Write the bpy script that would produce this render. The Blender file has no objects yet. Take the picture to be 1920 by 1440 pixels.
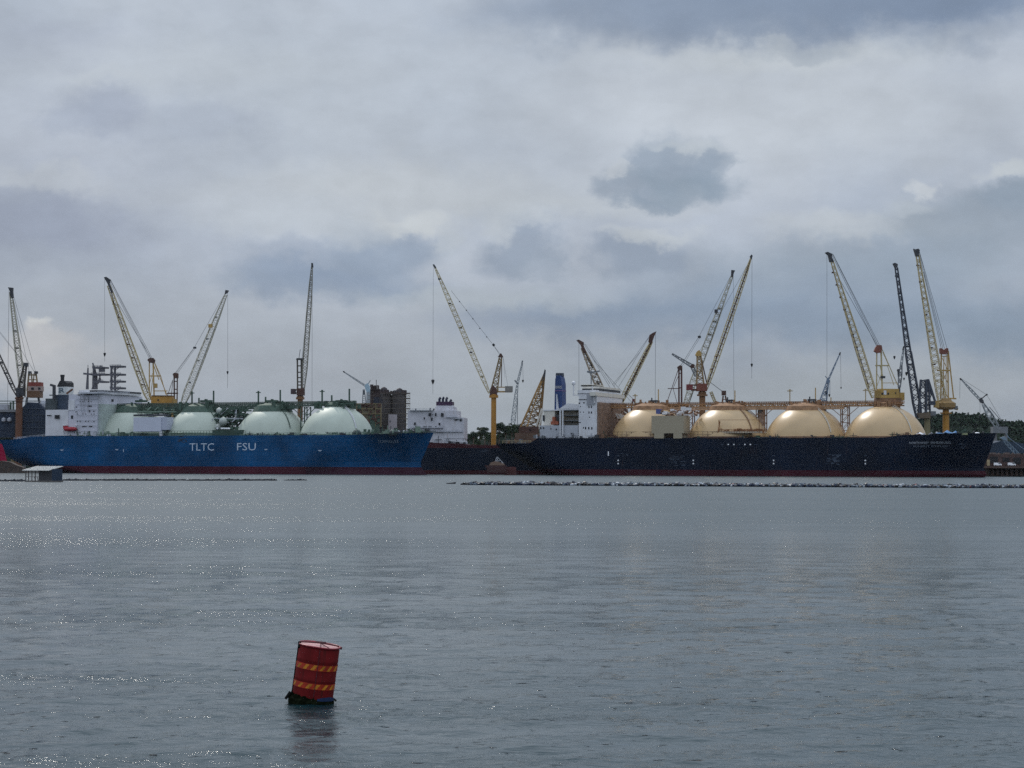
import bpy, math, random
import numpy as np
from mathutils import Vector, Matrix
random.seed(7); np.random.seed(7)
sc = bpy.context.scene
COL = sc.collection
R = math.radians
# ------------------------------------------------------------------ camera
F, H, HOR, ROLL = 3850.0, 3.25, 880.0, 0.0040
cd = bpy.data.cameras.new('camera'); cam = bpy.data.objects.new('camera', cd); COL.objects.link(cam)
cd.sensor_width = 36; cd.lens = F/1920*36; cd.clip_start = .5; cd.clip_end = 30000
pitch = math.atan((HOR-720)/F)
cam.rotation_euler = (Matrix.Rotation(R(90)+pitch, 4, 'X') @ Matrix.Rotation(ROLL, 4, 'Z')).to_euler()
cam.location = (0, 0, H); sc.camera = cam
CM = cam.rotation_euler.to_matrix()
def ray(px, py): return (CM @ Vector(((px-960)/F, (720-py)/F, -1)))
def at(px, py, Y):
    d = ray(px, py); return Vector((0, 0, H)) + d*(Y/d.y)
def lin(c): return tuple((x/12.92 if x <= .04045 else ((x+.055)/1.055)**2.4) for x in [v/255 for v in c])
# ------------------------------------------------------------------ materials
MATS = {}
def mat(name, col=None, rough=.6, var=.12, scale=.15, rust=0., rustcol=(.12,.05,.025), spec=.4, metal=0., bump=0.):
    """procedural paint: tone mottling, vertical streaks of rust / grime"""
    if name in MATS: return MATS[name]
    m = bpy.data.materials.new(name); m.use_nodes = True; nt = m.node_tree; N = nt.nodes; L = nt.links
    b = N['Principled BSDF']; b.inputs['Roughness'].default_value = rough
    b.inputs['Specular IOR Level'].default_value = spec; b.inputs['Metallic'].default_value = metal
    tc = N.new('ShaderNodeTexCoord')
    n1 = N.new('ShaderNodeTexNoise'); n1.inputs['Scale'].default_value = scale; n1.inputs['Detail'].default_value = 6
    L.new(tc.outputs['Object'], n1.inputs['Vector'])
    mr = N.new('ShaderNodeMapRange'); mr.inputs[1].default_value = .3; mr.inputs[2].default_value = .7
    mr.inputs[3].default_value = 1-var; mr.inputs[4].default_value = 1+var; L.new(n1.outputs[0], mr.inputs[0])
    mx = N.new('ShaderNodeMix'); mx.data_type = 'RGBA'; mx.blend_type = 'MULTIPLY'; mx.inputs[0].default_value = 1
    mx.inputs[6].default_value = (*col, 1); L.new(mr.outputs[0], mx.inputs[7]); out = mx.outputs[2]
    if rust > 0:
        mp = N.new('ShaderNodeMapping'); mp.inputs['Scale'].default_value = (1, 1, .14); L.new(tc.outputs['Object'], mp.inputs[0])
        n2 = N.new('ShaderNodeTexNoise'); n2.inputs['Scale'].default_value = scale*4; n2.inputs['Detail'].default_value = 8
        n2.inputs['Roughness'].default_value = .65; L.new(mp.outputs[0], n2.inputs['Vector'])
        cr = N.new('ShaderNodeMapRange'); cr.interpolation_type = 'SMOOTHSTEP'
        cr.inputs[1].default_value = .62-.25*rust; cr.inputs[2].default_value = .8-.2*rust
        cr.inputs[4].default_value = min(1, .5+rust*.6); L.new(n2.outputs[0], cr.inputs[0])
        m2 = N.new('ShaderNodeMix'); m2.data_type = 'RGBA'; L.new(cr.outputs[0], m2.inputs[0]); L.new(out, m2.inputs[6])
        m2.inputs[7].default_value = (*rustcol, 1); out = m2.outputs[2]
    L.new(out, b.inputs['Base Color'])
    if bump:
        bp = N.new('ShaderNodeBump'); bp.inputs['Strength'].default_value = bump; L.new(n1.outputs[0], bp.inputs['Height']); L.new(bp.outputs[0], b.inputs['Normal'])
    MATS[name] = m; return m
def hull_mat(name, top, boot, zb, rust=.25, upper=None, zu=0, rough=.6, boot2=None, xb=0):
    """hull paint: boot-topping below zb, optional upper strake above zu, plate seams, scuffs, grime along the waterline"""
    m = bpy.data.materials.new(name); m.use_nodes = True; nt = m.node_tree; N = nt.nodes; L = nt.links
    b = N['Principled BSDF']; b.inputs['Roughness'].default_value = rough; b.inputs['Specular IOR Level'].default_value = .12
    tc = N.new('ShaderNodeTexCoord'); sp = N.new('ShaderNodeSeparateXYZ'); L.new(tc.outputs['Object'], sp.inputs[0])
    n0 = N.new('ShaderNodeTexNoise'); n0.inputs['Scale'].default_value = .05; n0.inputs['Detail'].default_value = 5; L.new(tc.outputs['Object'], n0.inputs['Vector'])
    n1 = N.new('ShaderNodeTexNoise'); n1.inputs['Scale'].default_value = .6; n1.inputs['Detail'].default_value = 8
    mp = N.new('ShaderNodeMapping'); mp.inputs['Scale'].default_value = (1, 1, .18); L.new(tc.outputs['Object'], mp.inputs[0]); L.new(mp.outputs[0], n1.inputs['Vector'])
    def mixc(f, a, c, bt='MIX'):
        x = N.new('ShaderNodeMix'); x.data_type = 'RGBA'; x.blend_type = bt
        for s, v in ((0, f), (6, a), (7, c)):
            if isinstance(v, (int, float)): x.inputs[s].default_value = v
            elif isinstance(v, tuple): x.inputs[s].default_value = (*v, 1)
            else: L.new(v, x.inputs[s])
        return x.outputs[2]
    def rng(v, a, c, lo=0, hi=1):
        x = N.new('ShaderNodeMapRange'); x.inputs[1].default_value = a; x.inputs[2].default_value = c; x.inputs[3].default_value = lo; x.inputs[4].default_value = hi
        L.new(v, x.inputs[0]); return x.outputs[0]
    if boot2: boot = mixc(rng(sp.outputs[0], xb-.3, xb+.3), boot, boot2)
    col = mixc(rng(sp.outputs[2], zb-.06, zb+.06), boot, top)
    if upper: col = mixc(rng(sp.outputs[2], zu-.1, zu+.1), col, upper)
    v = rng(n0.outputs[0], .3, .7, .62, 1.38)
    col = mixc(1., col, v, 'MULTIPLY')
    br = N.new('ShaderNodeTexBrick'); br.inputs['Scale'].default_value = .1; br.inputs['Mortar Size'].default_value = .012
    cx = N.new('ShaderNodeCombineXYZ'); L.new(sp.outputs[0], cx.inputs[0]); L.new(sp.outputs[2], cx.inputs[1]); L.new(cx.outputs[0], br.inputs[0])
    br.inputs['Color1'].default_value = (1,1,1,1); br.inputs['Color2'].default_value = (.80,.80,.80,1); br.inputs['Mortar'].default_value = (.62,.62,.62,1)
    col = mixc(.8, col, br.outputs[0], 'MULTIPLY')
    col = mixc(rng(n1.outputs[0], .66-.2*rust, .85, 0, .55), col, (.07,.04,.035))
    L.new(col, b.inputs['Base Color']); return m
def P(name, *a, **k): return mat(name, *a, **k)
WHITE = P('white_paint', (.60,.61,.64), .5, .10, .2, .30, (.35,.30,.26))
CREAMW = P('cream_white_paint', (.58,.56,.50), .5, .08, .2, .15, (.33,.26,.2))
GREYW = P('pale_grey_paint', (.38,.40,.44), .5, .08, .2, .15)
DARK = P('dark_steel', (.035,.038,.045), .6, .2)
BLACK = P('black_paint', (.012,.013,.016), .5, .2)
GLASS = P('dark_window', (.010,.013,.018), .35, .1, spec=.25)
RUST = P('rusty_steel', (.13,.058,.032), .8, .25, .3, .3)
RUSTD = P('dark_rusty_steel', (.07,.035,.026), .8, .25, .3, .2)
YEL = P('crane_yellow_paint', (.40,.22,.035), .55, .15, .2, .25)
YELD = P('weathered_yellow_paint', (.38,.245,.075), .6, .15, .2, .25)
CREAM = P('cream_lattice_paint', (.42,.35,.18), .6, .15, .2, .3)
PALEL = P('pale_lattice_paint', (.36,.345,.27), .6, .15, .2, .25)
GREYL = P('grey_lattice_paint', (.13,.145,.16), .6, .15, .2, .2)
DKL = P('dark_blue_lattice_paint', (.035,.045,.065), .6, .15, .2, .2)
FARB = P('far_crane_haze_blue', (.12,.17,.24), .6, .1)  # distance haze mixed into the blue of the crane colour
FARG = P('far_crane_haze_grey', (.22,.25,.27), .6, .1)  # grey made paler and cooler in colour for distance haze
ROPE = P('steel_rope', (.06,.065,.07), .6, .1)
GREEN = P('green_deck_paint', (.045,.082,.060), .7, .3, .4, .3, (.10,.07,.05))
GREENL = P('pale_green_paint', (.15,.21,.165), .7, .2, .4, .2)
BROWN = P('brown_primer', (.20,.115,.07), .8, .3, .5, .4, (.10,.05,.03))
TAN = P('tan_plate', (.36,.29,.17), .7, .1, .3, .15)
NAVY = P('navy_paint', (.010,.035,.125), .45, .1)
REDL = P('lifeboat_red', (.30,.018,.03), .5, .1)
BLUET = P('blue_tarpaulin', (.05,.16,.34), .6, .25, .6)
# ------------------------------------------------------------------ mesh building
class MB:
    def __init__(s): s.v = []; s.f = []; s.smooth = False
    def quadbox(s, c):
        n = len(s.v); s.v += [tuple(p) for p in c]
        for f in ((0,3,2,1),(4,5,6,7),(0,1,5,4),(1,2,6,5),(2,3,7,6),(3,0,4,7)): s.f.append(tuple(n+i for i in f))
    def box(s, x0, x1, y0, y1, z0, z1):
        x0, x1 = min(x0,x1), max(x0,x1); y0, y1 = min(y0,y1), max(y0,y1); z0, z1 = min(z0,z1), max(z0,z1)
        s.quadbox([(x0,y0,z0),(x1,y0,z0),(x1,y1,z0),(x0,y1,z0),(x0,y0,z1),(x1,y0,z1),(x1,y1,z1),(x0,y1,z1)]); return s
    def bar(s, p, q, w, n=4, w2=None):
        p = Vector(p); q = Vector(q); d = q-p
        if d.length < 1e-6: return s
        d.normalize(); a = Vector((0,0,1)) if abs(d.z) < .9 else Vector((1,0,0))
        x = d.cross(a).normalized(); y = d.cross(x); w2 = w if w2 is None else w2; k = len(s.v); o = math.pi/4 if n == 4 else 0
        rr = .7071 if n == 4 else .5
        for c, ww in ((p, w), (q, w2)):
            for i in range(n):
                t = 2*math.pi*i/n+o; s.v.append(tuple(c+x*(math.cos(t)*ww*rr)+y*(math.sin(t)*ww*rr)))
        for i in range(n): j = (i+1) % n; s.f.append((k+i, k+j, k+n+j, k+n+i))
        s.f.append(tuple(k+i for i in reversed(range(n)))); s.f.append(tuple(k+n+i for i in range(n))); return s
    def lathe(s, c, prof, n=24, axis=None):
        c = Vector(c); k = len(s.v); m = len(prof)
        for r, z in prof:
            for i in range(n):
                t = 2*math.pi*i/n; s.v.append((c.x+r*math.cos(t), c.y+r*math.sin(t), c.z+z))
        for j in range(m-1):
            for i in range(n):
                i2 = (i+1) % n; s.f.append((k+j*n+i, k+j*n+i2, k+(j+1)*n+i2, k+(j+1)*n+i))
        s.f.append(tuple(k+i for i in reversed(range(n)))); s.f.append(tuple(k+(m-1)*n+i for i in range(n))); return s
    def prism(s, pts, off):
        """pts polygon (3d), extruded by vector off"""
        n = len(pts); k = len(s.v); off = Vector(off)
        s.v += [tuple(p) for p in pts]+[tuple(Vector(p)+off) for p in pts]
        s.f.append(tuple(k+i for i in range(n))); s.f.append(tuple(k+n+i for i in reversed(range(n))))
        for i in range(n): j = (i+1) % n; s.f.append((k+j, k+i, k+n+i, k+n+j))
        return s
    def lattice(s, p, q, prof, up, wc=.42, wd=.2, bays=20, dep=1.0):
        """box-lattice boom from p to q; prof = [(t, width)], up = depth direction"""
        p = Vector(p); q = Vector(q); d = (q-p).normalized(); dd = Vector(up).normalized(); w = d.cross(dd).normalized(); dd = w.cross(d).normalized()
        def W(t):
            for (a, x), (b, y) in zip(prof, prof[1:]):
                if t <= b: return x+(y-x)*(t-a)/max(b-a, 1e-6)
            return prof[-1][1]
        st = []
        for i in range(bays+1):
            t = i/bays; c = p.lerp(q, t); h = W(t)/2; g = h*dep
            st.append([c-w*h-dd*g, c+w*h-dd*g, c+w*h+dd*g, c-w*h+dd*g])
        for i in range(bays):
            for k in range(4):
                s.bar(st[i][k], st[i+1][k], wc)
                k2 = (k+1) % 4
                if (i+k) % 2: s.bar(st[i][k], st[i+1][k2], wd)
                else: s.bar(st[i][k2], st[i+1][k], wd)
                if i % 2 == 0: s.bar(st[i][k], st[i][k2], wd)
        return s
    def build(s, name, m, parent=None, loc=None, smooth=False):
        me = bpy.data.meshes.new(name); me.from_pydata(s.v, [], s.f)
        me.materials.append(m); o = bpy.data.objects.new(name, me); COL.objects.link(o)
        if smooth or s.smooth: me.polygons.foreach_set('use_smooth', [True]*len(me.polygons))
        if loc is not None:
            o.location = loc
        if parent is not None: o.parent = parent
        me.update(); return o
def tag(o, label=None, cat=None, group=None, kind=None):
    if label: o['label'] = label
    if cat: o['category'] = cat
    if group: o['group'] = group
    if kind: o['kind'] = kind
    return o
def empty(name, loc, label, cat, group=None, rz=0):
    o = bpy.data.objects.new(name, None); COL.objects.link(o); o.location = loc; o.rotation_euler = (0,0,rz); o.empty_display_size = 2
    return tag(o, label, cat, group)
# ------------------------------------------------------------------ world: overcast sky
SUN = Vector((-.29, .66, .69)).normalized()
sun_el = math.asin(SUN.z); sun_az = math.atan2(SUN.x, SUN.y)
w = bpy.data.worlds.new("World"); sc.world = w; w.use_nodes = True
nt = w.node_tree; N = nt.nodes; L = nt.links; N.clear()
def nd(t, **k):
    n = N.new(t)
    for a, v in k.items(): setattr(n, a, v)
    return n
def M(op, a, b=None, c=None):
    n = nd('ShaderNodeMath', operation=op)
    for i, v in enumerate((a, b, c)):
        if v is None: continue
        if isinstance(v, (int, float)): n.inputs[i].default_value = v
        else: L.new(v, n.inputs[i])
    return n.outputs[0]
def mixw(f, a, b, bt='MIX'):
    x = nd('ShaderNodeMix', data_type='RGBA', blend_type=bt)
    for s_, v in ((0, f), (6, a), (7, b)):
        if isinstance(v, (int, float)): x.inputs[s_].default_value = v
        elif isinstance(v, tuple): x.inputs[s_].default_value = (*v, 1)
        else: L.new(v, x.inputs[s_])
    return x.outputs[2]
def smooth(v, a, b, lo=0., hi=1.):
    x = nd('ShaderNodeMapRange', interpolation_type='SMOOTHSTEP'); x.inputs[1].default_value = a; x.inputs[2].default_value = b
    x.inputs[3].default_value = lo; x.inputs[4].default_value = hi; L.new(v, x.inputs[0]); return x.outputs[0]
tc = nd('ShaderNodeTexCoord'); sep = nd('ShaderNodeSeparateXYZ'); L.new(tc.outputs['Generated'], sep.inputs[0])
X, Y_, Z = sep.outputs
az = M('ARCTAN2', X, Y_); el = M('ARCSINE', Z)
cv = nd('ShaderNodeCombineXYZ'); L.new(az, cv.inputs[0]); L.new(M('MULTIPLY', el, 2.1), cv.inputs[1])
def noise(scale, detail=6, rough=.5, dist=0., vec=None, sh=(0,0,0)):
    n = nd('ShaderNodeTexNoise'); n.inputs['Scale'].default_value = scale; n.inputs['Detail'].default_value = detail
    n.inputs['Roughness'].default_value = rough; n.inputs['Distortion'].default_value = dist
    mp = nd('ShaderNodeMapping'); mp.inputs['Location'].default_value = sh; L.new(vec or cv.outputs[0], mp.inputs[0]); L.new(mp.outputs[0], n.inputs['Vector'])
    return n
cv2 = nd('ShaderNodeCombineXYZ'); L.new(az, cv2.inputs[0]); L.new(M('MULTIPLY', el, 1.25), cv2.inputs[1])
wn = noise(7, 2, .5); ws = nd('ShaderNodeSeparateColor'); L.new(wn.outputs['Color'], ws.inputs[0])
wn2 = noise(30, 8, .6, 0, cv2.outputs[0], sh=(4, 4, 0)); ws2 = nd('ShaderNodeSeparateColor'); L.new(wn2.outputs['Color'], ws2.inputs[0])
def off(a, b, ka, kb): return M('ADD', M('MULTIPLY', M('SUBTRACT', a, .5), ka), M('MULTIPLY', M('SUBTRACT', b, .5), kb))
azw = M('ADD', az, off(ws.outputs[0], ws2.outputs[0], .035, .055))
elw = M('ADD', el, off(ws.outputs[1], ws2.outputs[1], .014, .034))
hi = noise(8, 7, .55, .1, cv2.outputs[0], sh=(3.1, 1.7, 0)).outputs[0]
lo_ = noise(3.2, 5, .5, .2, sh=(.7, 5.2, 0)).outputs[0]
fine = noise(42, 6, .55, .1, sh=(2, 2, 0)).outputs[0]
c = mixw(smooth(el, .0, .14), lin((160,167,179)), lin((172,178,191)))
c = mixw(smooth(hi, .36, .64, 0, .62), c, lin((150,159,176)))
c = mixw(smooth(lo_, .46, .68, 0, .55), c, lin((190,194,204)))
def blob(c, px, py, rx, ry, rgb, s, edge=.35):
    a0 = (px-960)/F; e0 = (HOR-py)/F
    dx = M('MULTIPLY', M('SUBTRACT', azw, a0), F/rx); dy = M('MULTIPLY', M('SUBTRACT', elw, e0), F/ry)
    d = M('SQRT', M('ADD', M('MULTIPLY', dx, dx), M('MULTIPLY', dy, dy)))
    return mixw(M('MULTIPLY', smooth(d, 1+edge, 1-edge), s), c, lin(rgb))
BLOBS = [(500,180,620,200,(178,184,194),.6,.85),(1500,200,420,130,(184,188,196),.75,.75),(100,330,300,180,(165,170,184),.5,.8),(900,90,500,70,(172,178,189),.5,.8),
 (1640,14,600,62,(116,130,153),.95,.6),(1270,40,330,48,(130,142,162),.7,.7),(1700,92,200,26,(142,151,167),.6,.5),(1480,110,260,24,(188,192,198),.6,.8),(1500,98,90,16,(154,162,174),.5,.5),
 (120,100,150,48,(158,164,180),.5,.6),(215,222,80,52,(150,157,174),.75,.55),(150,250,70,26,(153,160,176),.6,.5),(395,240,90,36,(158,165,180),.6,.5),(330,140,260,40,(182,187,195),.4,.9),(210,160,90,16,(178,183,192),.5,.5),
 (60,430,170,88,(140,147,165),.85,.6),(90,345,120,22,(178,182,190),.6,.5),(20,375,80,22,(150,157,173),.6,.5),(120,520,200,30,(152,159,173),.5,.8),
 (740,365,380,48,(184,187,192),.6,.8),(500,420,170,36,(177,182,191),.7,.6),(560,495,150,32,(146,155,172),.7,.6),(620,535,200,36,(128,142,164),.85,.6),(715,478,105,40,(136,149,169),.8,.55),
 (745,418,80,20,(188,191,196),.85,.55),(655,440,60,26,(170,176,186),.6,.6),(830,450,30,30,(176,181,189),.5,.5),(985,468,74,42,(136,147,165),.8,.55),(1030,500,52,22,(143,153,169),.6,.5),(965,418,66,20,(176,181,189),.6,.5),
 (1195,484,80,34,(136,147,166),.8,.55),(1215,442,62,15,(184,188,194),.7,.6),(1420,520,230,60,(142,153,169),.6,.8),(1060,390,200,18,(182,186,192),.4,.8),
 (1235,300,62,44,(134,146,163),.8,.52),(1330,312,58,46,(134,146,163),.85,.52),(1265,345,110,26,(132,145,161),.8,.55),(1165,352,50,26,(142,152,168),.75,.55),(1210,374,60,14,(132,145,162),.7,.5),(1378,300,22,26,(150,159,173),.7,.55),(1166,318,22,9,(180,184,192),.6,.5),(1290,268,70,9,(180,185,192),.5,.6),
 (1620,432,170,24,(184,188,194),.6,.6),(1800,425,160,56,(140,150,164),.8,.5),(1895,374,84,28,(135,147,163),.85,.6),(1718,358,26,13,(188,191,197),.7,.55),(1875,330,46,13,(186,190,195),.7,.55),(1690,392,60,18,(172,178,187),.6,.5),
 (1680,500,260,46,(142,154,170),.75,.7),(1200,608,340,38,(124,138,161),.85,.6),(1500,590,440,60,(132,146,166),.75,.8),(1830,630,240,60,(128,143,163),.75,.8),
 (300,600,330,50,(162,168,180),.6,.9),(960,670,520,55,(157,164,176),.5,.9),(97,630,26,11,(204,204,206),.85,.55),(110,690,130,42,(190,188,192),.75,.7),(90,655,60,20,(194,192,196),.6,.5),
 (1700,730,300,50,(162,167,175),.6,.8),(1150,740,420,50,(160,167,176),.6,.8),(430,700,350,60,(166,171,182),.6,.9),(900,560,200,24,(168,175,184),.6,.8)]
for b in BLOBS: c = blob(c, *b)
bil = noise(13, 9, .6, .0, cv2.outputs[0], sh=(1, 7, 0)).outputs[0]
c = mixw(1., c, M('ADD', smooth(bil, .3, .72, .93, 1.07), smooth(fine, .3, .7, -.03, .03)), 'MULTIPLY')
# brighter overcast higher up and behind the viewer
up = smooth(el, .3, 1.3, 1., 2.2)
back = smooth(Y_, .55, -.6, 1., 1.35)
g = M('MULTIPLY', up, back)
c = mixw(1., c, mixw(smooth(el, .015, .125), (.925, .95, .925), (1.125, 1.165, 1.16)), 'MULTIPLY')
c = mixw(1., c, g, 'MULTIPLY')
sky = nd('ShaderNodeTexSky'); sky.sky_type = 'NISHITA'; sky.sun_disc = False; sky.sun_elevation = sun_el; sky.sun_rotation = sun_az
sky.air_density = 1.2; sky.dust_density = 3
b1 = nd('ShaderNodeBackground'); b1.inputs[1].default_value = .05; L.new(sky.outputs[0], b1.inputs[0])
b2 = nd('ShaderNodeBackground'); b2.inputs[1].default_value = 1.0; L.new(c, b2.inputs[0])
ms = nd('ShaderNodeMixShader'); ms.inputs[0].default_value = .97; L.new(b1.outputs[0], ms.inputs[1]); L.new(b2.outputs[0], ms.inputs[2])
wo = nd('ShaderNodeOutputWorld'); L.new(ms.outputs[0], wo.inputs[0])
sl = bpy.data.lights.new('sun', 'SUN'); sl.energy = 1.9; sl.angle = R(3.0); sl.color = (1, .95, .87)
so = bpy.data.objects.new('sun', sl); COL.objects.link(so); so.location = (0, 0, 200)
so.rotation_euler = SUN.to_track_quat('Z', 'Y').to_euler()
sc.view_settings.view_transform = 'Standard'; sc.view_settings.look = 'None'; sc.view_settings.exposure = 0; sc.view_settings.gamma = 1
sc.cycles.filter_width = 1.5; sc.cycles.use_denoising = False; sc.cycles.sample_clamp_direct = 14; sc.cycles.sample_clamp_indirect = 1.5
sc.cycles.max_bounces = 5; sc.cycles.volume_bounces = 0
# ------------------------------------------------------------------ water
def make_water():
    rs = [0.0, 3, 6, 10, 14, 18]
    dy = 620.
    while dy > 10: rs.append(H*F/dy); dy -= 1.25 if dy > 60 else .9
    r = rs[-1]
    while r < 12000: r *= 1.12; rs.append(r)
    rs = np.array(rs[1:])
    an = np.concatenate([np.linspace(-math.pi, -.36, 60)[:-1], np.linspace(-.36, -.27, 12)[:-1], np.linspace(-.27, .27, 470), np.linspace(.27, .36, 12)[1:], np.linspace(.36, math.pi, 60)[1:-1]])
    RR, AA = np.meshgrid(rs, an, indexing='ij'); x = RR*np.sin(AA); y = RR*np.cos(AA); z = np.zeros_like(x)
    dr = np.gradient(rs)[:, None]; da = np.abs(np.gradient(an))[None, :]*RR; spc = np.maximum(dr, da)
    rng = np.random.default_rng(3); comps = 110
    lam = np.exp(rng.uniform(math.log(.17), math.log(3.2), comps)); th = rng.normal(R(-75), R(42), comps)
    for l, t in zip(lam, th):
        k = 2*math.pi/l; a = .0148*l**.95/math.sqrt(comps); ph = rng.uniform(0, 6.28)
        fade = np.clip(l/spc/3.0-.6, 0, 1); q = k*(x*math.cos(t)+y*math.sin(t))+ph
        z += a*fade*(np.sin(q)+.28*np.sin(2*q+1.2))
    z *= np.clip(np.where(np.abs(AA) < .3, 1, 0)+.0, 0, 1)*1.
    nr, na = x.shape
    v = np.stack([x, y, z], -1).reshape(-1, 3); v = np.vstack([v, [[0,0,0]]])
    i = np.arange(nr-1)[:, None]*na; j = np.arange(na)[None, :]; j2 = (j+1) % na
    q = np.stack([i+j, i+j2, i+na+j2, i+na+j], -1).reshape(-1, 4)
    c0 = len(v)-1; jj = np.arange(na); tri = np.stack([(jj+1) % na, jj, np.full(na, c0)], -1)
    me = bpy.data.meshes.new('water'); me.vertices.add(len(v)); me.vertices.foreach_set('co', v.ravel())
    nl = q.size+tri.size; me.loops.add(nl); me.loops.foreach_set('vertex_index', np.concatenate([q.ravel(), tri.ravel()]).astype(np.int32))
    me.polygons.add(len(q)+len(tri)); me.polygons.foreach_set('loop_start', np.concatenate([np.arange(len(q))*4, q.size+np.arange(len(tri))*3]).astype(np.int32))
    me.update(calc_edges=True); me.polygons.foreach_set('use_smooth', [True]*len(me.polygons))
    m = bpy.data.materials.new('sea_water'); m.use_nodes = True; nt = m.node_tree; n = nt.nodes; l = nt.links; b = n['Principled BSDF']
    b.inputs['Base Color'].default_value = (.006,.027,.033,1); b.inputs['IOR'].default_value = 1.333
    t = n.new('ShaderNodeTexCoord')
    def tex(scale, detail, rough, mapping, dist=0.):
        x = n.new('ShaderNodeTexNoise'); x.inputs['Scale'].default_value = scale; x.inputs['Detail'].default_value = detail; x.inputs['Roughness'].default_value = rough; x.inputs['Distortion'].default_value = dist
        mp = n.new('ShaderNodeMapping'); mp.inputs['Scale'].default_value = mapping; mp.inputs['Rotation'].default_value = (0, 0, R(9)); l.new(t.outputs['Object'], mp.inputs[0]); l.new(mp.outputs[0], x.inputs['Vector']); return x.outputs[0]
    def rg_(v, a, c, lo, hi):
        x = n.new('ShaderNodeMapRange'); x.interpolation_type = 'SMOOTHSTEP'; x.inputs[1].default_value = a; x.inputs[2].default_value = c; x.inputs[3].default_value = lo; x.inputs[4].default_value = hi; l.new(v, x.inputs[0]); return x.outputs[0]
    ripple = tex(5.5, 6, .66, (.8, 1.1, 1), .6); chop = tex(1.6, 4, .6, (.8, 1.2, 1), .4); wind = tex(.02, 3, .5, (.3, 1.5, 1)); patch2 = tex(.30, 5, .65, (.30, 1.2, 1), .2); patch3 = tex(.07, 4, .6, (.22, 1.3, 1)); patch = tex(3.6, 5, .62, (.85, 1.2, 1), .2)
    def mul(a, c, op='MULTIPLY'):
        x = n.new('ShaderNodeMath'); x.operation = op
        for i_, v in enumerate((a, c)):
            if isinstance(v, (int, float)): x.inputs[i_].default_value = v
            else: l.new(v, x.inputs[i_])
        return x.outputs[0]
    sy = n.new('ShaderNodeSeparateXYZ'); l.new(t.outputs['Object'], sy.inputs[0])
    steep0 = rg_(patch, .625, .69, 0, 1)      # scattered steep capillary patches: sharp glints and dark facets
    openw = rg_(sy.outputs[1], 30, 170, 0, 1)      # sheltered water by the shore, wind-ruffled further out
    steep = mul(steep0, rg_(sy.outputs[1], 32, 95, 1, .06))
    rmx = n.new('ShaderNodeMapRange'); rmx.inputs[3].default_value = .065; rmx.inputs[4].default_value = .27; l.new(openw, rmx.inputs[0])
    rm2 = n.new('ShaderNodeMath'); rm2.operation = 'MULTIPLY_ADD'; rm2.inputs[1].default_value = 1.; rm2.inputs[2].default_value = 0; l.new(rmx.outputs[0], rm2.inputs[0])
    rm3 = n.new('ShaderNodeMath'); rm3.operation = 'MULTIPLY'; l.new(rm2.outputs[0], rm3.inputs[0]); l.new(rg_(steep, 0, 1, 1, .5), rm3.inputs[1]); l.new(rm3.outputs[0], b.inputs['Roughness'])
    sw = mul(mul(mul(rg_(wind, .35, .65, .7, 1.3), rg_(patch2, .35, .68, .7, 1.4)), rg_(patch3, .38, .64, .75, 1.25)), rg_(sy.outputs[1], 30, 150, .55, .85))
    b2_ = n.new('ShaderNodeBump'); b2_.inputs['Distance'].default_value = .13; l.new(chop, b2_.inputs['Height']); l.new(sw, b2_.inputs['Strength'])
    b1_ = n.new('ShaderNodeBump'); b1_.inputs['Distance'].default_value = .10; l.new(ripple, b1_.inputs['Height']); l.new(b2_.outputs[0], b1_.inputs['Normal']); l.new(mul(mul(steep, 8.5), mul(sw, .45), 'ADD'), b1_.inputs['Strength'])
    l.new(b1_.outputs[0], b.inputs['Normal'])
    me.materials.append(m); o = bpy.data.objects.new('water', me); COL.objects.link(o); tag(o, kind='structure')
make_water()
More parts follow.
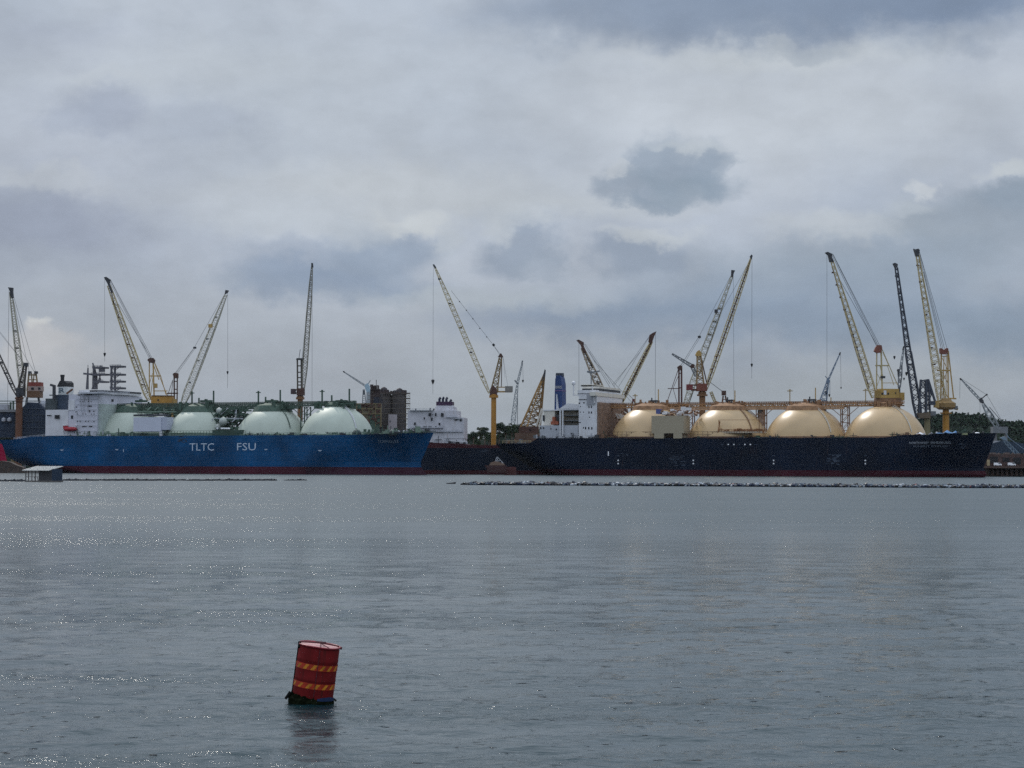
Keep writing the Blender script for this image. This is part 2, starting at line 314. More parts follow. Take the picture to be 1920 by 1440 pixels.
# ------------------------------------------------------------------ ships
class Ship:
    """local frame: x along the ship to the bow, y away from the viewer from the near side plane, z up"""
    def __init__(s, name, label, cat, p0, p1, beam, group=None):
        a = at(p0[0], 880, p0[1]); b = at(p1[0], 880, p1[1]); s.O = Vector((a.x, a.y, 0)); d = Vector((b.x-a.x, b.y-a.y, 0)).normalized()
        s.U = d; s.V = Vector((-d.y, d.x, 0)); s.B = beam
        s.root = empty(name, s.O, label, cat, group, math.atan2(d.y, d.x))
    def h(s, px, py, v=0):
        d = ray(px, py); C = Vector((0, 0, H)); t = (v-(C-s.O).dot(s.V))/d.dot(s.V); p = C+d*t
        return Vector(((p-s.O).dot(s.U), v, p.z))
    def box(s, name, m, x0, y0, x1, y1, v0, v1, parent=None, build=True, mb=None):
        a = s.h(x0, y1, v0); b = s.h(x1, y0, v0); k = mb or MB(); k.box(a.x, b.x, v0, v1, a.z, b.z)
        return k.build(name, m, parent or s.root) if build else k
    def hull(s, m, uS, uB, zd, sheer=None, wst=(.1,.8), s0=.12, sb=(.78,.86), zl=None, name='hull'):
        Bh = s.B/2; zl = zl or [-2, 0, 1.5, 3, 5, 7, 9, 12, 15, zd]; ns = 60; s.zd = zd
        s.sheer = sheer or (lambda u: 0.)
        def hb(t, z):
            f = min(max(z/zd, 0), 1); w = wst[0]+(wst[1]-wst[0])*f**.8; b_ = sb[0]+(sb[1]-sb[0])*f; r = 1.
            if t < s0: r = w+(1-w)*(1-((s0-t)/s0)**2.2)
            if t > b_: r = max(0., 1-((t-b_)/(1-b_))**(1.7+.5*f))
            return r*Bh
        s.hb = hb; s.uS = uS; s.uB = uB
        ts = [0, .004, .01, .02, .03, .045, .06, .08, .1, .12]+[.12+.6*i/24 for i in range(1, 25)]+[.72+.28*i/30 for i in range(1, 31)]
        k = MB(); n = len(ts)
        for z in zl:
            for t in ts:
                u = uS(z)+t*(uB(z)-uS(z)); z2 = z if z < zd*.5 else z+s.sheer(u)*(z-zd*.5)/(zd*.5); b_ = hb(t, z)
                k.v += [(u, Bh-b_, z2), (u, Bh+b_, z2)]
        for j in range(len(zl)-1):
            for i in range(n-1):
                a = (j*n+i)*2; c = ((j+1)*n+i)*2
                k.f += [(a, a+2, c+2, c), (a+3, a+1, c+1, c+3)]
            a = j*n*2; c = (j+1)*n*2; k.f.append((a+1, a, c, c+1))
        j = (len(zl)-1)*n
        for i in range(n-1): a = (j+i)*2; k.f.append((a, a+2, a+3, a+1))
        o = k.build(name, m, s.root); return o
    def side(s, u, z):
        lo = s.uS(z); hi_ = s.uB(z); t = (u-lo)/(hi_-lo); return s.B/2-s.hb(min(max(t, 0), 1), z)
    def text(s, name, txt, px0, px1, py0, py1, m, v=0, on_hull=True, parent=None, shear=0.):
        cu = bpy.data.curves.new(name+'_c', 'FONT'); cu.body = txt; cu.size = 1; cu.resolution_u = 2
        o = bpy.data.objects.new('tmp', cu); COL.objects.link(o); dg = bpy.context.evaluated_depsgraph_get(); dg.update()
        me = bpy.data.meshes.new_from_object(o.evaluated_get(dg)); bpy.data.objects.remove(o); bpy.data.curves.remove(cu)
        co = np.empty(len(me.vertices)*3); me.vertices.foreach_get('co', co); co = co.reshape(-1, 3)
        x0, x1, y0, y1 = co[:,0].min(), co[:,0].max(), co[:,1].min(), co[:,1].max()
        a = s.h(px0, py1, v); b = s.h(px1, py0, v)
        if on_hull:   # find u where the hull surface is seen at those pixels
            for _ in range(12): a = s.h(px0, py1, s.side(a.x, a.z)); b = s.h(px1, py0, s.side(b.x, b.z))
        k = MB(); F_ = [tuple(p.vertices) for p in me.polygons]
        for c in co:
            u = a.x+(b.x-a.x)*(c[0]-x0)/(x1-x0); z = a.z+(b.z-a.z)*(c[1]-y0)/(y1-y0)
            k.v.append((u, (s.side(u, z) if on_hull else v)-.12, z))
        k.f = F_; bpy.data.meshes.remove(me); return k.build(name, m, parent or s.root)
    def spot(s, k, px, py, w, h_):
        """small paint mark on the hull side, w x h px"""
        a = s.h(px-w/2, py+h_/2); b = s.h(px+w/2, py-h_/2)
        for _ in range(8): a = s.h(px-w/2, py+h_/2, s.side(a.x, a.z)); b = s.h(px+w/2, py-h_/2, s.side(b.x, b.z))
        va = s.side(a.x, a.z)-.05; vb = s.side(b.x, b.z)-.05
        k.append([(a.x, va, a.z), (b.x, vb, a.z), (b.x, vb, b.z), (a.x, va, b.z)])
def marks(sh, k, name, m):
    for q in k: b = MB(); b.v = q; b.f = [(0,1,2,3)]; b.build(name, m, sh.root)
def dome(sh, px, Rm, zc, m, name='tank_cover', zdeck=None, squash=1., cyl=True):
    c = sh.h(px, 800, sh.B/2); k = MB(); n = 64; prof = []; m_ = 22; zk = zdeck
    a0 = math.asin(max(-1, min(1, (zk-zc)/Rm/squash)))
    for i in range(m_+1):
        a = a0+(math.pi/2-a0)*i/m_; prof.append((max(Rm*math.cos(a), .02), zc+Rm*squash*math.sin(a)))
    k.lathe((c.x, sh.B/2, 0), prof, n); o = k.build(name, m, sh.root, smooth=True); return o, c.x
def rail(k, p, q, h=1.1, step=3.5, w=.12, rows=2):
    p = Vector(p); q = Vector(q); L_ = (q-p).length; n = max(1, int(L_/step)); Zv = Vector((0,0,1))
    for i in range(n+1): c = p.lerp(q, i/n); k.bar(c, c+Zv*h, w)
    for r in range(rows): k.bar(p+Zv*h*(r+1)/rows, q+Zv*h*(r+1)/rows, w)
def windows(sh, pts, v, parent, sz=(2.2, 3.2), name='window', m=None):
    for px, py, *r in pts:
        w_, h_ = r if r else sz; a = sh.h(px-w_/2, py+h_/2, v); b = sh.h(px+w_/2, py-h_/2, v)
        MB().box(a.x, b.x, v-.12, v+.1, a.z, b.z).build(name, m or GLASS, parent)
def clutter(sh, x0, x1, ybase, hmax, v0, v1, n, mats_, name='deck_fitting', seed=1):
    """irregular deck gear: winches, pipes, lockers, vents, one mesh per colour"""
    rg = random.Random(seed)
    for i in range(min(n, 100)):
        px = rg.uniform(x0, x1); v = rg.uniform(v0, v1); p = sh.h(px, ybase, v); k = MB(); m = mats_[rg.randrange(len(mats_))]; hh = rg.uniform(.3, 1)**1.6*hmax; ww = rg.uniform(.4, 2.6); t = rg.random()
        zb = sh.zd+sh.sheer(p.x)-.05
        if t < .45: k.box(p.x, p.x+ww, v, v+ww*.8, zb, zb+hh)
        elif t < .75: k.lathe((p.x, v, zb), [(ww*.3, 0), (ww*.3, hh*.8), (ww*.1, hh)], 8)
        else: k.bar((p.x, v, zb), (p.x, v, zb+hh*1.5), .3); k.bar((p.x-ww, v, zb+hh*.7), (p.x+ww, v, zb+hh*.7), .3)
        k.build(name, m, sh.root)
def vent_mast(sh, px, ytop, ybot, v, m, head=True, w=.7):
    a = sh.h(px, ybot, v); b = sh.h(px, ytop, v); k = MB(); k.bar(a, b, w, 6)
    if head: k.bar(b+Vector((-1.5,0,0)), b+Vector((1.5,0,0)), .5); k.bar(b-Vector((0,0,.1)), b+Vector((0,0,.9)), 1.1, 6)
    return k.build('vent_mast', m, sh.root)
def truss_walk(sh, x0, x1, ytop, ybot, v, m, wid=3.5, name='catwalk', m2=None):
    a = sh.h(x0, ybot, v); b = sh.h(x1, ybot, v); zt = sh.h((x0+x1)/2, ytop, v).z; zb = sh.h((x0+x1)/2, ybot, v).z; n = int((b.x-a.x)/3.4); k = MB(); r = MB()
    zm = zb+(zt-zb)*.62
    k.box(a.x, b.x, v, v+wid, zm-.45, zm)
    for y in (v, v+wid):
        k.box(a.x, b.x, y-.15, y+.15, zb, zb+.7)
        for i in range(n):
            u0 = a.x+(b.x-a.x)*i/n; u1 = a.x+(b.x-a.x)*(i+1)/n
            k.bar((u0, y, zb), (u0, y, zm), .4); k.bar((u0, y, zb if i % 2 else zm), (u1, y, zm if i % 2 else zb), .36)
        rail(r, (a.x, y, zm), (b.x, y, zm), zt-zm, 1.3, .2)
    for i, yy in enumerate((.8, 1.5, 2.3)): k.bar((a.x, v+yy, zm+.35), (b.x, v+yy, zm+.35), .42, 6)
    o = k.build(name, m, sh.root); r.build('handrail', m2 or m, o); return a.x, b.x, zb, zt
def trestle(sh, px, ytop, v, w, m, name='catwalk_support', brace=True, dep=4):
    t = sh.h(px, ytop, v); k = MB(); zb = sh.zd
    for dx in (-w/2, w/2):
        for dy in (0, dep): k.bar((t.x+dx, v+dy, zb), (t.x+dx, v+dy, t.z), .5)
    n = 4
    for i in range(n):
        z0 = zb+(t.z-zb)*i/n; z1 = zb+(t.z-zb)*(i+1)/n
        for dy in (0, dep):
            k.bar((t.x-w/2, v+dy, z0), (t.x+w/2, v+dy, z1), .25); k.bar((t.x-w/2, v+dy, z1), (t.x+w/2, v+dy, z1), .3)
    if brace:
        for sg in (-1, 1): k.bar((t.x+sg*w/2, v, t.z-5), (t.x+sg*(w/2+6), v, t.z), .3)
    return k.build(name, m, sh.root)
# ---- dark navy LNG carrier on the right
A = Ship('gas_carrier', 'long navy hulled gas carrier with four glossy cream domes and a tall blue funnel', 'ship', (935, 1190), (1868, 1082), 46)
zdA = A.h(1300, 821, 0).z
ub1 = A.h(1868, 816, 23).x; ub0 = A.h(1836, 888, 23).x; us1 = A.h(933, 835, 8).x
def uS_A(z): f = max(0, min(1, z/zdA)); return us1+26*(1-f)**1.5*(1 if f < .95 else 1)
def uB_A(z): f = max(-.1, z/zdA); return ub0+(ub1-ub0)*max(0, f)**1.0+(3.5*math.exp(-((z-1)/2.5)**2))
def sheer_A(u):
    e = 0.
    if u > ub1-62: e += 2.6*min(1, max(0, (u-(ub1-55))/9))*(.55 if u < ub1-30 else .8+.2*(u-(ub1-30))/30)
    st = A.h(998, 821, 0).x
    if u < st: e -= 3.0*min(1, (st-u)/1.5)
    return e
mh = hull_mat('navy_hull_paint', (.003,.009,.023), (.050,.009,.017), 3.4, .3)
A.hull(mh, uS_A, uB_A, zdA, sheer_A, sb=(.76,.86))
MKG = P('dim_marking_paint', (.16,.19,.24), .7, .1); MK = P('hull_marking_paint', (.36,.39,.44), .6, .1); MKF = P('faded_marking_paint', (.045,.065,.10), .7, .3, 1.); WMK = P('white_marking_paint', (.75,.77,.8), .5, .05)
A.text('name_lettering', 'NORTHWEST', 1705, 1741.5, 828.4, 832.6, MK); A.text('name_lettering', 'SANDERLING', 1745, 1782.5, 827.8, 832, MK)
A.text('port_lettering', 'FUNIFUT', 1713, 1743, 835.2, 838.6, MKG); A.text('port_lettering', 'FYPLISI', 1747, 1776, 834.8, 838.2, MKG)
k = []
for px in (1159, 1300, 1450.5, 1622.5):
    A.spot(k, px, 863.3, 2.6, 2.4); A.spot(k, px, 869.2, 2.4, 2.4)
for px, w_ in ((1365.5, 2.4), (1376, 2.2), (1396.7, 2.5), (1407, 2.5)): A.spot(k, px, 833.4, w_, 2.2)
A.spot(k, 1140.7, 850.5, 2, 8)
marks(A, k, 'hull_mark', WMK)
k = []; rg = random.Random(4)
for px in (1159, 1300, 1450.5, 1622.5): A.spot(k, px, 854.5, 6, 1)
A.spot(k, 1386.5, 833.4, 2.2, 2); A.spot(k, 1354.5, 833.4, 4, 1.6); A.spot(k, 1417, 833.4, 7, .8)
for i in range(24): A.spot(k, rg.uniform(1258, 1284), rg.uniform(853, 874), rg.uniform(2, 9), rg.uniform(.4, 1.1))
for i in range(12): A.spot(k, rg.uniform(1164, 1178), rg.uniform(849, 856), rg.uniform(1, 4), rg.uniform(.4, .9))
for i in range(22): A.spot(k, rg.uniform(1551, 1574), rg.uniform(852, 872), rg.uniform(3, 8), rg.uniform(.6, 2))
for i in range(14): A.spot(k, rg.uniform(1800, 1812), rg.uniform(832, 842), rg.uniform(1, 5), rg.uniform(.4, .9))
marks(A, k, 'faded_mark', MKF)
domeA = P('cream_dome_paint', (.46,.32,.165), .36, .09, .12, .16, (.36,.22,.12), spec=.5)
scA = 3850/(A.O.y-.0+0); 
dxs = []
for px in (1222, 1366, 1511, 1660):
    c = A.h(px, 800, 23); wp = A.O+A.U*c.x+A.V*23; s_ = F/wp.y; Rm = 78.5/s_
    ztop = A.h(px, 760.5, 23).z
    o, ux = dome(A, px, Rm, ztop-Rm, domeA, zdeck=zdA-.3); dxs.append((ux, Rm, ztop))
# trunk skirts round the domes and the top platforms
for i, (ux, Rm, zt) in enumerate(dxs):
    k = MB(); big = i < 3; k.lathe((ux, 23, 0), [(11.5 if big else 5.5, zt-3.4 if big else zt-1.2), (10.5 if big else 5.5, zt-.4 if big else zt+.9), (6, zt+1.2), (1.5, zt+1.7)], 24)
    for a in range(10):
        t = a*math.pi/5; k.box(ux+6*math.cos(t)-.3, ux+6*math.cos(t)+.3, 23+6*math.sin(t)-.3, 23+6*math.sin(t)+.3, zt-1, zt+2.1)
    rg = random.Random(i)
    for _ in range(14):
        a, b = rg.uniform(-8, 8), rg.uniform(-6, 6); k.box(ux+a, ux+a+rg.uniform(.4, 1.6), 23+b, 23+b+1, zt-.5, zt+rg.uniform(1.5, 3.6))
    k.bar((ux-9, 21, zt+1), (ux+9, 21, zt+1), .6); k.bar((ux-9, 25, zt+1), (ux+9, 25, zt+1), .6)
    k.build('tank_top_platform', P('orange_brown_deck', (.26,.145,.075), .8, .3, .5, .3), A.root)
    g = MB()   # foundation ring, stair and seam up the flank of the dome
    rr = math.sqrt(max(0, Rm**2-(zdA-(zt-Rm))**2))
    g.lathe((ux, 23, zdA-.2), [(rr+.7, 0), (rr+.7, .9), (rr+.1, 1.0)], 48); g.build('tank_skirt', RUSTD if i < 2 else BROWN, A.root)
    if i >= 1:
        s_ = MB(); pts = []
        for j in range(22):
            a = R(20+68*j/21); t = R(-38); pts.append(Vector((ux+(Rm+.25)*math.cos(a)*math.cos(t), 23+(Rm+.25)*math.cos(a)*math.sin(t), zt-Rm+(Rm+.25)*math.sin(a))))
        pts = [p for p in pts if p.z > zdA]
        for p, q in zip(pts, pts[1:]): s_.bar(p, q, .3); s_.bar(p+Vector((0,0,1)), q+Vector((0,0,1)), .12); s_.bar(p, p+Vector((0,0,1)), .12)
        s_.build('dome_ladder', CREAMW if i > 1 else BROWN, A.root)
truss_walk(A, 1122, 1693, 753.5, 763.5, 21.5, P('brown_catwalk_paint', (.31,.17,.075), .8, .35, .5, .4, (.1,.05,.03)), 4, m2=BROWN)
truss_walk(A, 1195, 1582, 763.6, 768.5, 20, P('pinkish_pipe_paint', (.38,.24,.14), .8, .3, .5, .3), 2, name='pipe_rack')
for px, w_ in ((1426, 5), (1583, 4), (1292, 4)): trestle(A, px, 763, 21, w_, BROWN)
k = MB(); a = A.h(1418, 806, 21); b = A.h(1436, 765, 21); k.box(a.x+1, b.x-2, 22, 26, zdA, b.z); k.build('catwalk_stair_tower', P('pale_brown_paint', (.30,.22,.17), .8, .2, .4, .3), A.root)
k = MB(); a = A.h(1422, 772, 20.9); b = A.h(1428, 764, 20.9); k.box(a.x, b.x, 20.5, 22, a.z, b.z); k.build('electrical_locker', DARK, A.root)
# brown insulated block and box tops seen between the catwalk and first dome
k = MB(); a = A.h(1150, 800, 14); b = A.h(1215, 765, 14); rg = random.Random(5)
for i in range(60):
    u = rg.uniform(a.x, b.x); z = rg.uniform(zdA+9, b.z); k.bar((u, 19, z), (u+rg.uniform(-3, 3), 19+rg.uniform(0, 6), z-rg.uniform(1, 5)), .35)
k.build('pipe_bundle', BROWN, A.root)
k = MB(); a = A.h(1148, 800, 14); b = A.h(1208, 766, 14)
for i in range(34):
    u = rg.uniform(a.x, b.x); z = rg.uniform(zdA+10, b.z-1); k.bar((u, 18.6, z), (u+1.8, 18.6, z-rg.uniform(1, 3)), .5)
k.build('cable_bundle', P('pale_cable_cover', (.5,.47,.43), .7, .2), A.root)
# accommodation block
acc = A.box('deckhouse', WHITE, 1085, 742, 1119, 822, .8, 45)
acc2 = A.box('bridge_deck', WHITE, 1083, 731, 1117, 742.2, 1.6, 44, acc)
A.box('wheelhouse', CREAMW, 1092, 724.5, 1124, 735, 8, 43, acc)
A.box('bridge_window_band', GLASS, 1091.5, 728.4, 1124.6, 732.8, 7.6, 43.4, acc)
A.box('bridge_wing', CREAMW, 1106, 735, 1117, 742, -2, 48, acc)
A.box('upper_window_band', GLASS, 1089, 722.2, 1110, 724.4, 12, 30, acc)
A.box('radar_deck', CREAMW, 1089, 720.8, 1111, 722.1, 11, 32, acc)
fp = MB(); zf0 = A.h(1119, 815, .8).z; uF = A.h(1119, 780, .8).x
rg = random.Random(9)
fp.box(uF+.05, uF+.9, 1.5, 44.5, zdA, A.h(1119, 754, .8).z); fp.build('forward_bulkhead', P('brown_bulkhead', (.25,.17,.125), .85, .35, .3, .35, (.13,.08,.06)), acc)  # front wall in a browner, darker tone than the white sides
sf = MB()
zz = zdA
while zz < A.h(1119, 752, .8).z:
    sf.bar((uF+1.6, 1, zz), (uF+1.6, 44, zz), .14); zz += 2.4
for i in range(19): sf.bar((uF+1.6, 1+i*2.4, zdA), (uF+1.6, 1+i*2.4, A.h(1119, 752, .8).z), .12)
sf.build('scaffold', BROWN, acc)
windows(A, [(1104.3, 763), (1109, 763), (1104.3, 773.3), (1109, 773.3)], .8, acc, (1.9, 3.8))
windows(A, [(1098, 802.5), (1104, 802.7), (1109.7, 802.9), (1094, 802, 1.5, 3)], .8, acc, (2.2, 4.6))
windows(A, [(1080.2+6, 756, 3, 2.2), (1095, 755.3, 3, 2), (1088.2, 762.3), (1094, 772.5), (1088, 772.5), (1082.6+2, 782), (1105.5, 782), (1083.7+2.5, 792), (1088.2, 792)], .8, acc, (1.5, 1.8))
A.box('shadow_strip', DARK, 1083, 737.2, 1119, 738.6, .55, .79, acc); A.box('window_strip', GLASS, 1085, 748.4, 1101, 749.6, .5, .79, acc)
gs = P('grey_stair_panel', (.30,.31,.34), .6, .1); A.box('stair_panel', gs, 1100, 739, 1114, 759, .35, .78, acc)
lk = MB(); a = A.h(1108, 722, -.2); 
for p, q in (((1110,724),(1113,742)), ((1113,742),(1115,756))): lk.bar(A.h(*p, .1), A.h(*q, .1), .5)
lk.build('drain_pipe', WHITE, acc)
# aft house, casing and funnel
aft = A.box('aft_deckhouse', GREYW, 1012, 797.5, 1084, 822, 2, 42)
cas = A.box('engine_casing', CREAMW, 1019, 769, 1040, 797.7, 6, 40)
A.box('engine_casing_top', WHITE, 1019, 768, 1058, 770.2, 5.5, 40)
ts = P('tan_stair_tower', (.33,.28,.20), .8, .25, .5, .25)
A.box('aft_bulkhead', ts, 1049, 769, 1085, 798, 9, 38)
k = MB()
for py in (769, 778.5, 788.5, 797.5):
    a = A.h(1050, py, 3); b = A.h(1084, py, 3); k.box(a.x, b.x, 2.5, 9, a.z-.25, a.z+.1); rail(k, (a.x, 2.5, a.z), (b.x, 2.5, b.z), 1.1, 2.5, .1)
k.build('gallery_deck', GREYL, A.root)
k = MB()
for px in (1050.5, 1055.3): k.bar(A.h(px, 822, 1.2), A.h(px, 769, 1.2), .7)
k.build('gallery_post', WHITE, A.root)
windows(A, [(1019.5, 784, 4.2, 11), (1045, 782, 7, 9.5)], 5.9, A.root, name='doorway', m=DARK)
windows(A, [(1013.8, 802.3, 2.4, 3), (1019.2, 802.4, 2.2, 3), (1033, 804, 1.6, 2), (1043, 805, 2, 3), (1071, 813, 2, 3)], 1.9, aft)
k = MB(); a = A.h(1033, 796, 3); b = A.h(1047, 790, 3); k.box(a.x, b.x, 2.6, 5.4, a.z, b.z); k.box(a.x+1, a.x+2.4, 2.5, 5.4, a.z, a.z+4.5); k.build('rescue_boat', P('faded_orange_paint', (.36,.10,.05), .6, .2), A.root)
k = MB(); wdg = [A.h(1047.5, 769, 5), A.h(1085, 769, 5), A.h(1085, 758, 5), A.h(1065, 756, 5), A.h(1048, 766.5, 5)]; k.prism(wdg, (0, 26, 0)); k.build('funnel_fairing', WHITE, A.root)
fun = MB(); f0 = [A.h(1039.5, 769, 14), A.h(1054, 764, 14), A.h(1053.5, 720, 14), A.h(1051.5, 709, 14), A.h(1049.5, 704, 14), A.h(1043, 704, 14), A.h(1041, 711, 14), A.h(1040, 740, 14)]
fun.prism(f0, (0, 6.5, 0)); fu = fun.build('funnel', NAVY, A.root)
k = MB()
for px in (1045, 1049.5, 1054.5): a = A.h(px, 706, 18); k.lathe(a, [(1., 0), (1., A.h(px, 700.5+abs(px-1049)*.3, 18).z-a.z), (.8, A.h(px, 700, 18).z-a.z+.2)], 10)
k.build('exhaust_pipe', DKL, fu)
k = MB(); k.prism([A.h(1043, 768, 13), A.h(1047.5, 769, 13), A.h(1044.2, 739, 13), A.h(1042.3, 739, 13)], (0, .9, 0)); k.build('funnel_ladder_casing', GREYW, fu)
A.text('funnel_lettering', 'NWS', 1041, 1053, 723.3, 728.8, P('cream_lettering_paint', (.55,.54,.5), .6, .05), v=13.9, on_hull=False, parent=fu)
A.box('funnel_stripe', P('purple_stripe_paint', (.10,.06,.16), .5, .1), 1040.1, 731.5, 1053.8, 733.5, 13.85, 20.6, fu)
# masts
k = MB(); k.bar(A.h(1108.5, 722, 24), A.h(1108.5, 699, 24), .5); k.bar(A.h(1101, 696.7, 24), A.h(1109.5, 698.5, 24), .9, 4, 1.6); k.bar(A.h(1108, 698.5, 24), A.h(1124, 696, 24), .8); k.build('radar_mast', GREYL, A.root)
k = MB(); k.bar(A.h(1075.5, 742, 8), A.h(1075.5, 722, 8), .6); k.lathe(A.h(1075.5, 722.5, 8), [(.3,0),(1.,.4),(1.2,1.2),(.9,2.1),(.2,2.5)], 12); k.bar(A.h(1074, 741, 8), A.h(1084, 741, 8), .5); k.build('radome_mast', WHITE, A.root)
# shelter over the manifold with legs
sh_ = MB(); a = A.h(1221.5, 812.5, -.6); b = A.h(1282, 779.5, -.6); sh_.box(a.x, b.x, -.6, 11, a.z, b.z)
for x0, x1 in ((1226.5, 1244.5), (1262.5, 1278.5)):
    a = A.h(x0, 822, -.6); b = A.h(x1, 812.4, -.6); sh_.box(a.x, b.x, -.6, 10, a.z, b.z)
sh_.build('manifold_shelter', P('putty_panel_paint', (.33,.285,.205), .7, .04, .1, .06), A.root)
k = MB(); rg = random.Random(2)
for i in range(30):
    px = rg.uniform(1232, 1310); p = A.h(px, rg.uniform(769, 779), rg.uniform(3, 14)); k.bar(p, p+Vector((rg.uniform(-2.5, 2.5), 2, rg.uniform(-1, 1.6))), rg.uniform(.4, 1.3))
k.build('manifold_pipework', BROWN, A.root)
k = MB()
for i in range(16):
    px = rg.uniform(1236, 1305); p = A.h(px, rg.uniform(768, 780), rg.uniform(2, 8)); k.box(p.x, p.x+rg.uniform(1, 4), p.y, p.y+2, p.z, p.z+rg.uniform(.6, 2))
k.build('wrapped_equipment', P('white_wrap', (.6,.6,.62), .6, .1), A.root)
A.box('blue_locker', P('blue_locker_paint', (.05,.07,.22), .5, .1), 1230, 767, 1238, 776, 4, 8)
# cargo platform with orange railings in front of the second dome
k = MB(); a = A.h(1348, 812, 1); b = A.h(1430, 806.5, 1); k.box(a.x, b.x, 1, 9, a.z, a.z+.9); k.build('cargo_platform', P('pale_platform_edge', (.42,.36,.28), .7, .2), A.root)
k = MB()
rail(k, (a.x, 1, b.z-1.4), (b.x, 1, b.z-1.4), 1.9, 1.4, .2); zt = A.h(1350, 787.5, 1).z
k.bar((a.x, 1, zt), (b.x-2, 1, zt), .2); k.bar((a.x, 1, zt), (a.x, 1, a.z), .4); k.bar((b.x-2, 1, zt), (b.x-2, 1, a.z), .3)
for i in range(30): u = a.x+(b.x-a.x)*rg.random(); k.box(u, u+rg.uniform(.3, 1.3), 1.5, 3, b.z-1.6, b.z+rg.uniform(0, 1.1))
k.bar(A.h(1350, 790, 1), A.h(1346, 812, 1), .5); k.build('platform_railing', P('orange_rust_rail', (.26,.12,.05), .8, .3, .5, .2), A.root)
k = MB(); a = A.h(1140, 811.5, .7); b = A.h(1345, 811.5, .7); rail(k, (a.x, .7, zdA+.1), (b.x, .7, zdA+.1), a.z-zdA+.4, 2.7, .16, 2); k.build('side_railing', RUSTD, A.root)
clutter(A, 1120, 1225, 822, 3.0, 1, 9, 60, (BROWN, RUSTD, GREEN), seed=3)
clutter(A, 1280, 1725, 822, 1.7, .8, 3, 130, (BROWN, DARK, GREEN), seed=4)
clutter(A, 1000, 1120, 822, 2.2, .5, 2, 60, (DARK, GREYW, GREYL), seed=5)
clutter(A, 1690, 1760, 822, 2.5, 6, 30, 24, (DARK, GREYW), seed=6)
k = MB(); a = A.h(940, 829, 3); rail(k, (a.x, 5, zdA-2.9), (A.h(998, 829, 3).x, 1, zdA-2.9), 1.6, 6, .22); k.build('stern_railing', TAN, A.root)
clutter(A, 945, 1000, 830, 3.0, 6, 30, 26, (RUST, DARK, GREYL), name='stern_fitting', seed=8)
for px, yt, yb, hd in ((1234.5, 730, 756, 0), (1191, 742, 756, 1), (1378, 732, 755, 0), (1481, 733, 755, 1), (1529, 727, 755, 0), (1623, 732, 755, 1), (1558, 745, 757, 0)): vent_mast(A, px, yt, yb, 22, TAN if hd else YELD, hd, .6)
for px, py in ((1224, 751.5), (1366, 750.5), (1520, 749.5)):
    k = MB(); a = A.h(px-6, py+1, 19); b = A.h(px+8, py, 19); k.box(a.x, b.x, 19, 21.5, b.z-.5, b.z+.4); k.bar((a.x+1, 20, b.z-4), (a.x+1, 20, b.z+1.8), .6); k.bar((b.x-1, 20, b.z-4), (b.x-1, 20, b.z+.5), .5); k.build('hose_davit', DARK, A.root)
# bow gear
k = MB(); rg = random.Random(11)
pts = [(1742, 817), (1748, 812.5), (1757, 810.5), (1766, 812), (1772, 806.5), (1778, 808), (1783, 811), (1788, 806.5), (1791, 808), (1791, 817)]
def rag(sh, pts, v, dv, name, m, parent=None):
    k = MB(); n = 5; base = []
    for j in range(n):
        y = v+dv*j/(n-1); f = 1-.35*abs(j-2)/2
        base.append([(sh.h(px, 818, v).x+rg.uniform(-.4, .4), y, sh.h(px, 818-(818-py)*f*rg.uniform(.85, 1.1), v).z) for px, py in pts])
    for r_ in base: k.v += r_
    w_ = len(pts)
    for j in range(n-1):
        for i in range(w_-1): a = j*w_+i; k.f.append((a, a+1, a+w_+1, a+w_))
    for r_i in (0, n-1):
        b0 = len(k.v); k.v += [(p[0], p[1], sh.zd) for p in base[r_i]]
        for i in range(w_-1): a = r_i*w_+i; k.f.append((a, a+1, b0+i+1, b0+i))
    return k.build(name, m, parent or sh.root, smooth=True)
rag(A, pts, 12, 9, 'tarpaulin', BLUET)
rag(A, [(1714, 818), (1718, 812.5), (1724, 810.5), (1729, 812), (1730, 818)], 6, 5, 'tarpaulin', P('white_tarpaulin', (.6,.62,.66), .6, .2, .6))
k = MB(); a = A.h(1832, 814.5, 20); k.lathe((a.x, 20, zdA+1.8), [(2.4, -1.6), (2.2, 0), (1.6, .8), (.6, 1.2)], 14); k.build('winch_cover', P('white_fabric_cover', (.7,.72,.75), .5, .05), A.root)
k = MB(); a = A.h(1809, 820, 18); k.bar((a.x, 18, zdA), (a.x, 18, zdA+5), .5); k.box(a.x-.8, a.x+.8, 17.5, 18.5, zdA+3.6, zdA+4.6); k.build('bow_mast', GREEN, A.root)
clutter(A, 1740, 1850, 818, 1.6, 14, 26, 26, (GREEN, DARK), name='bow_fitting', seed=15)
k = MB(); a = A.h(1795, 819, 6); b = A.h(1813, 819, 6); k.box(a.x, b.x, 8, 8.6, zdA+1.4, zdA+2.4); k.build('fairlead', P('yellow_green_paint', (.28,.3,.16), .6, .2), A.root)
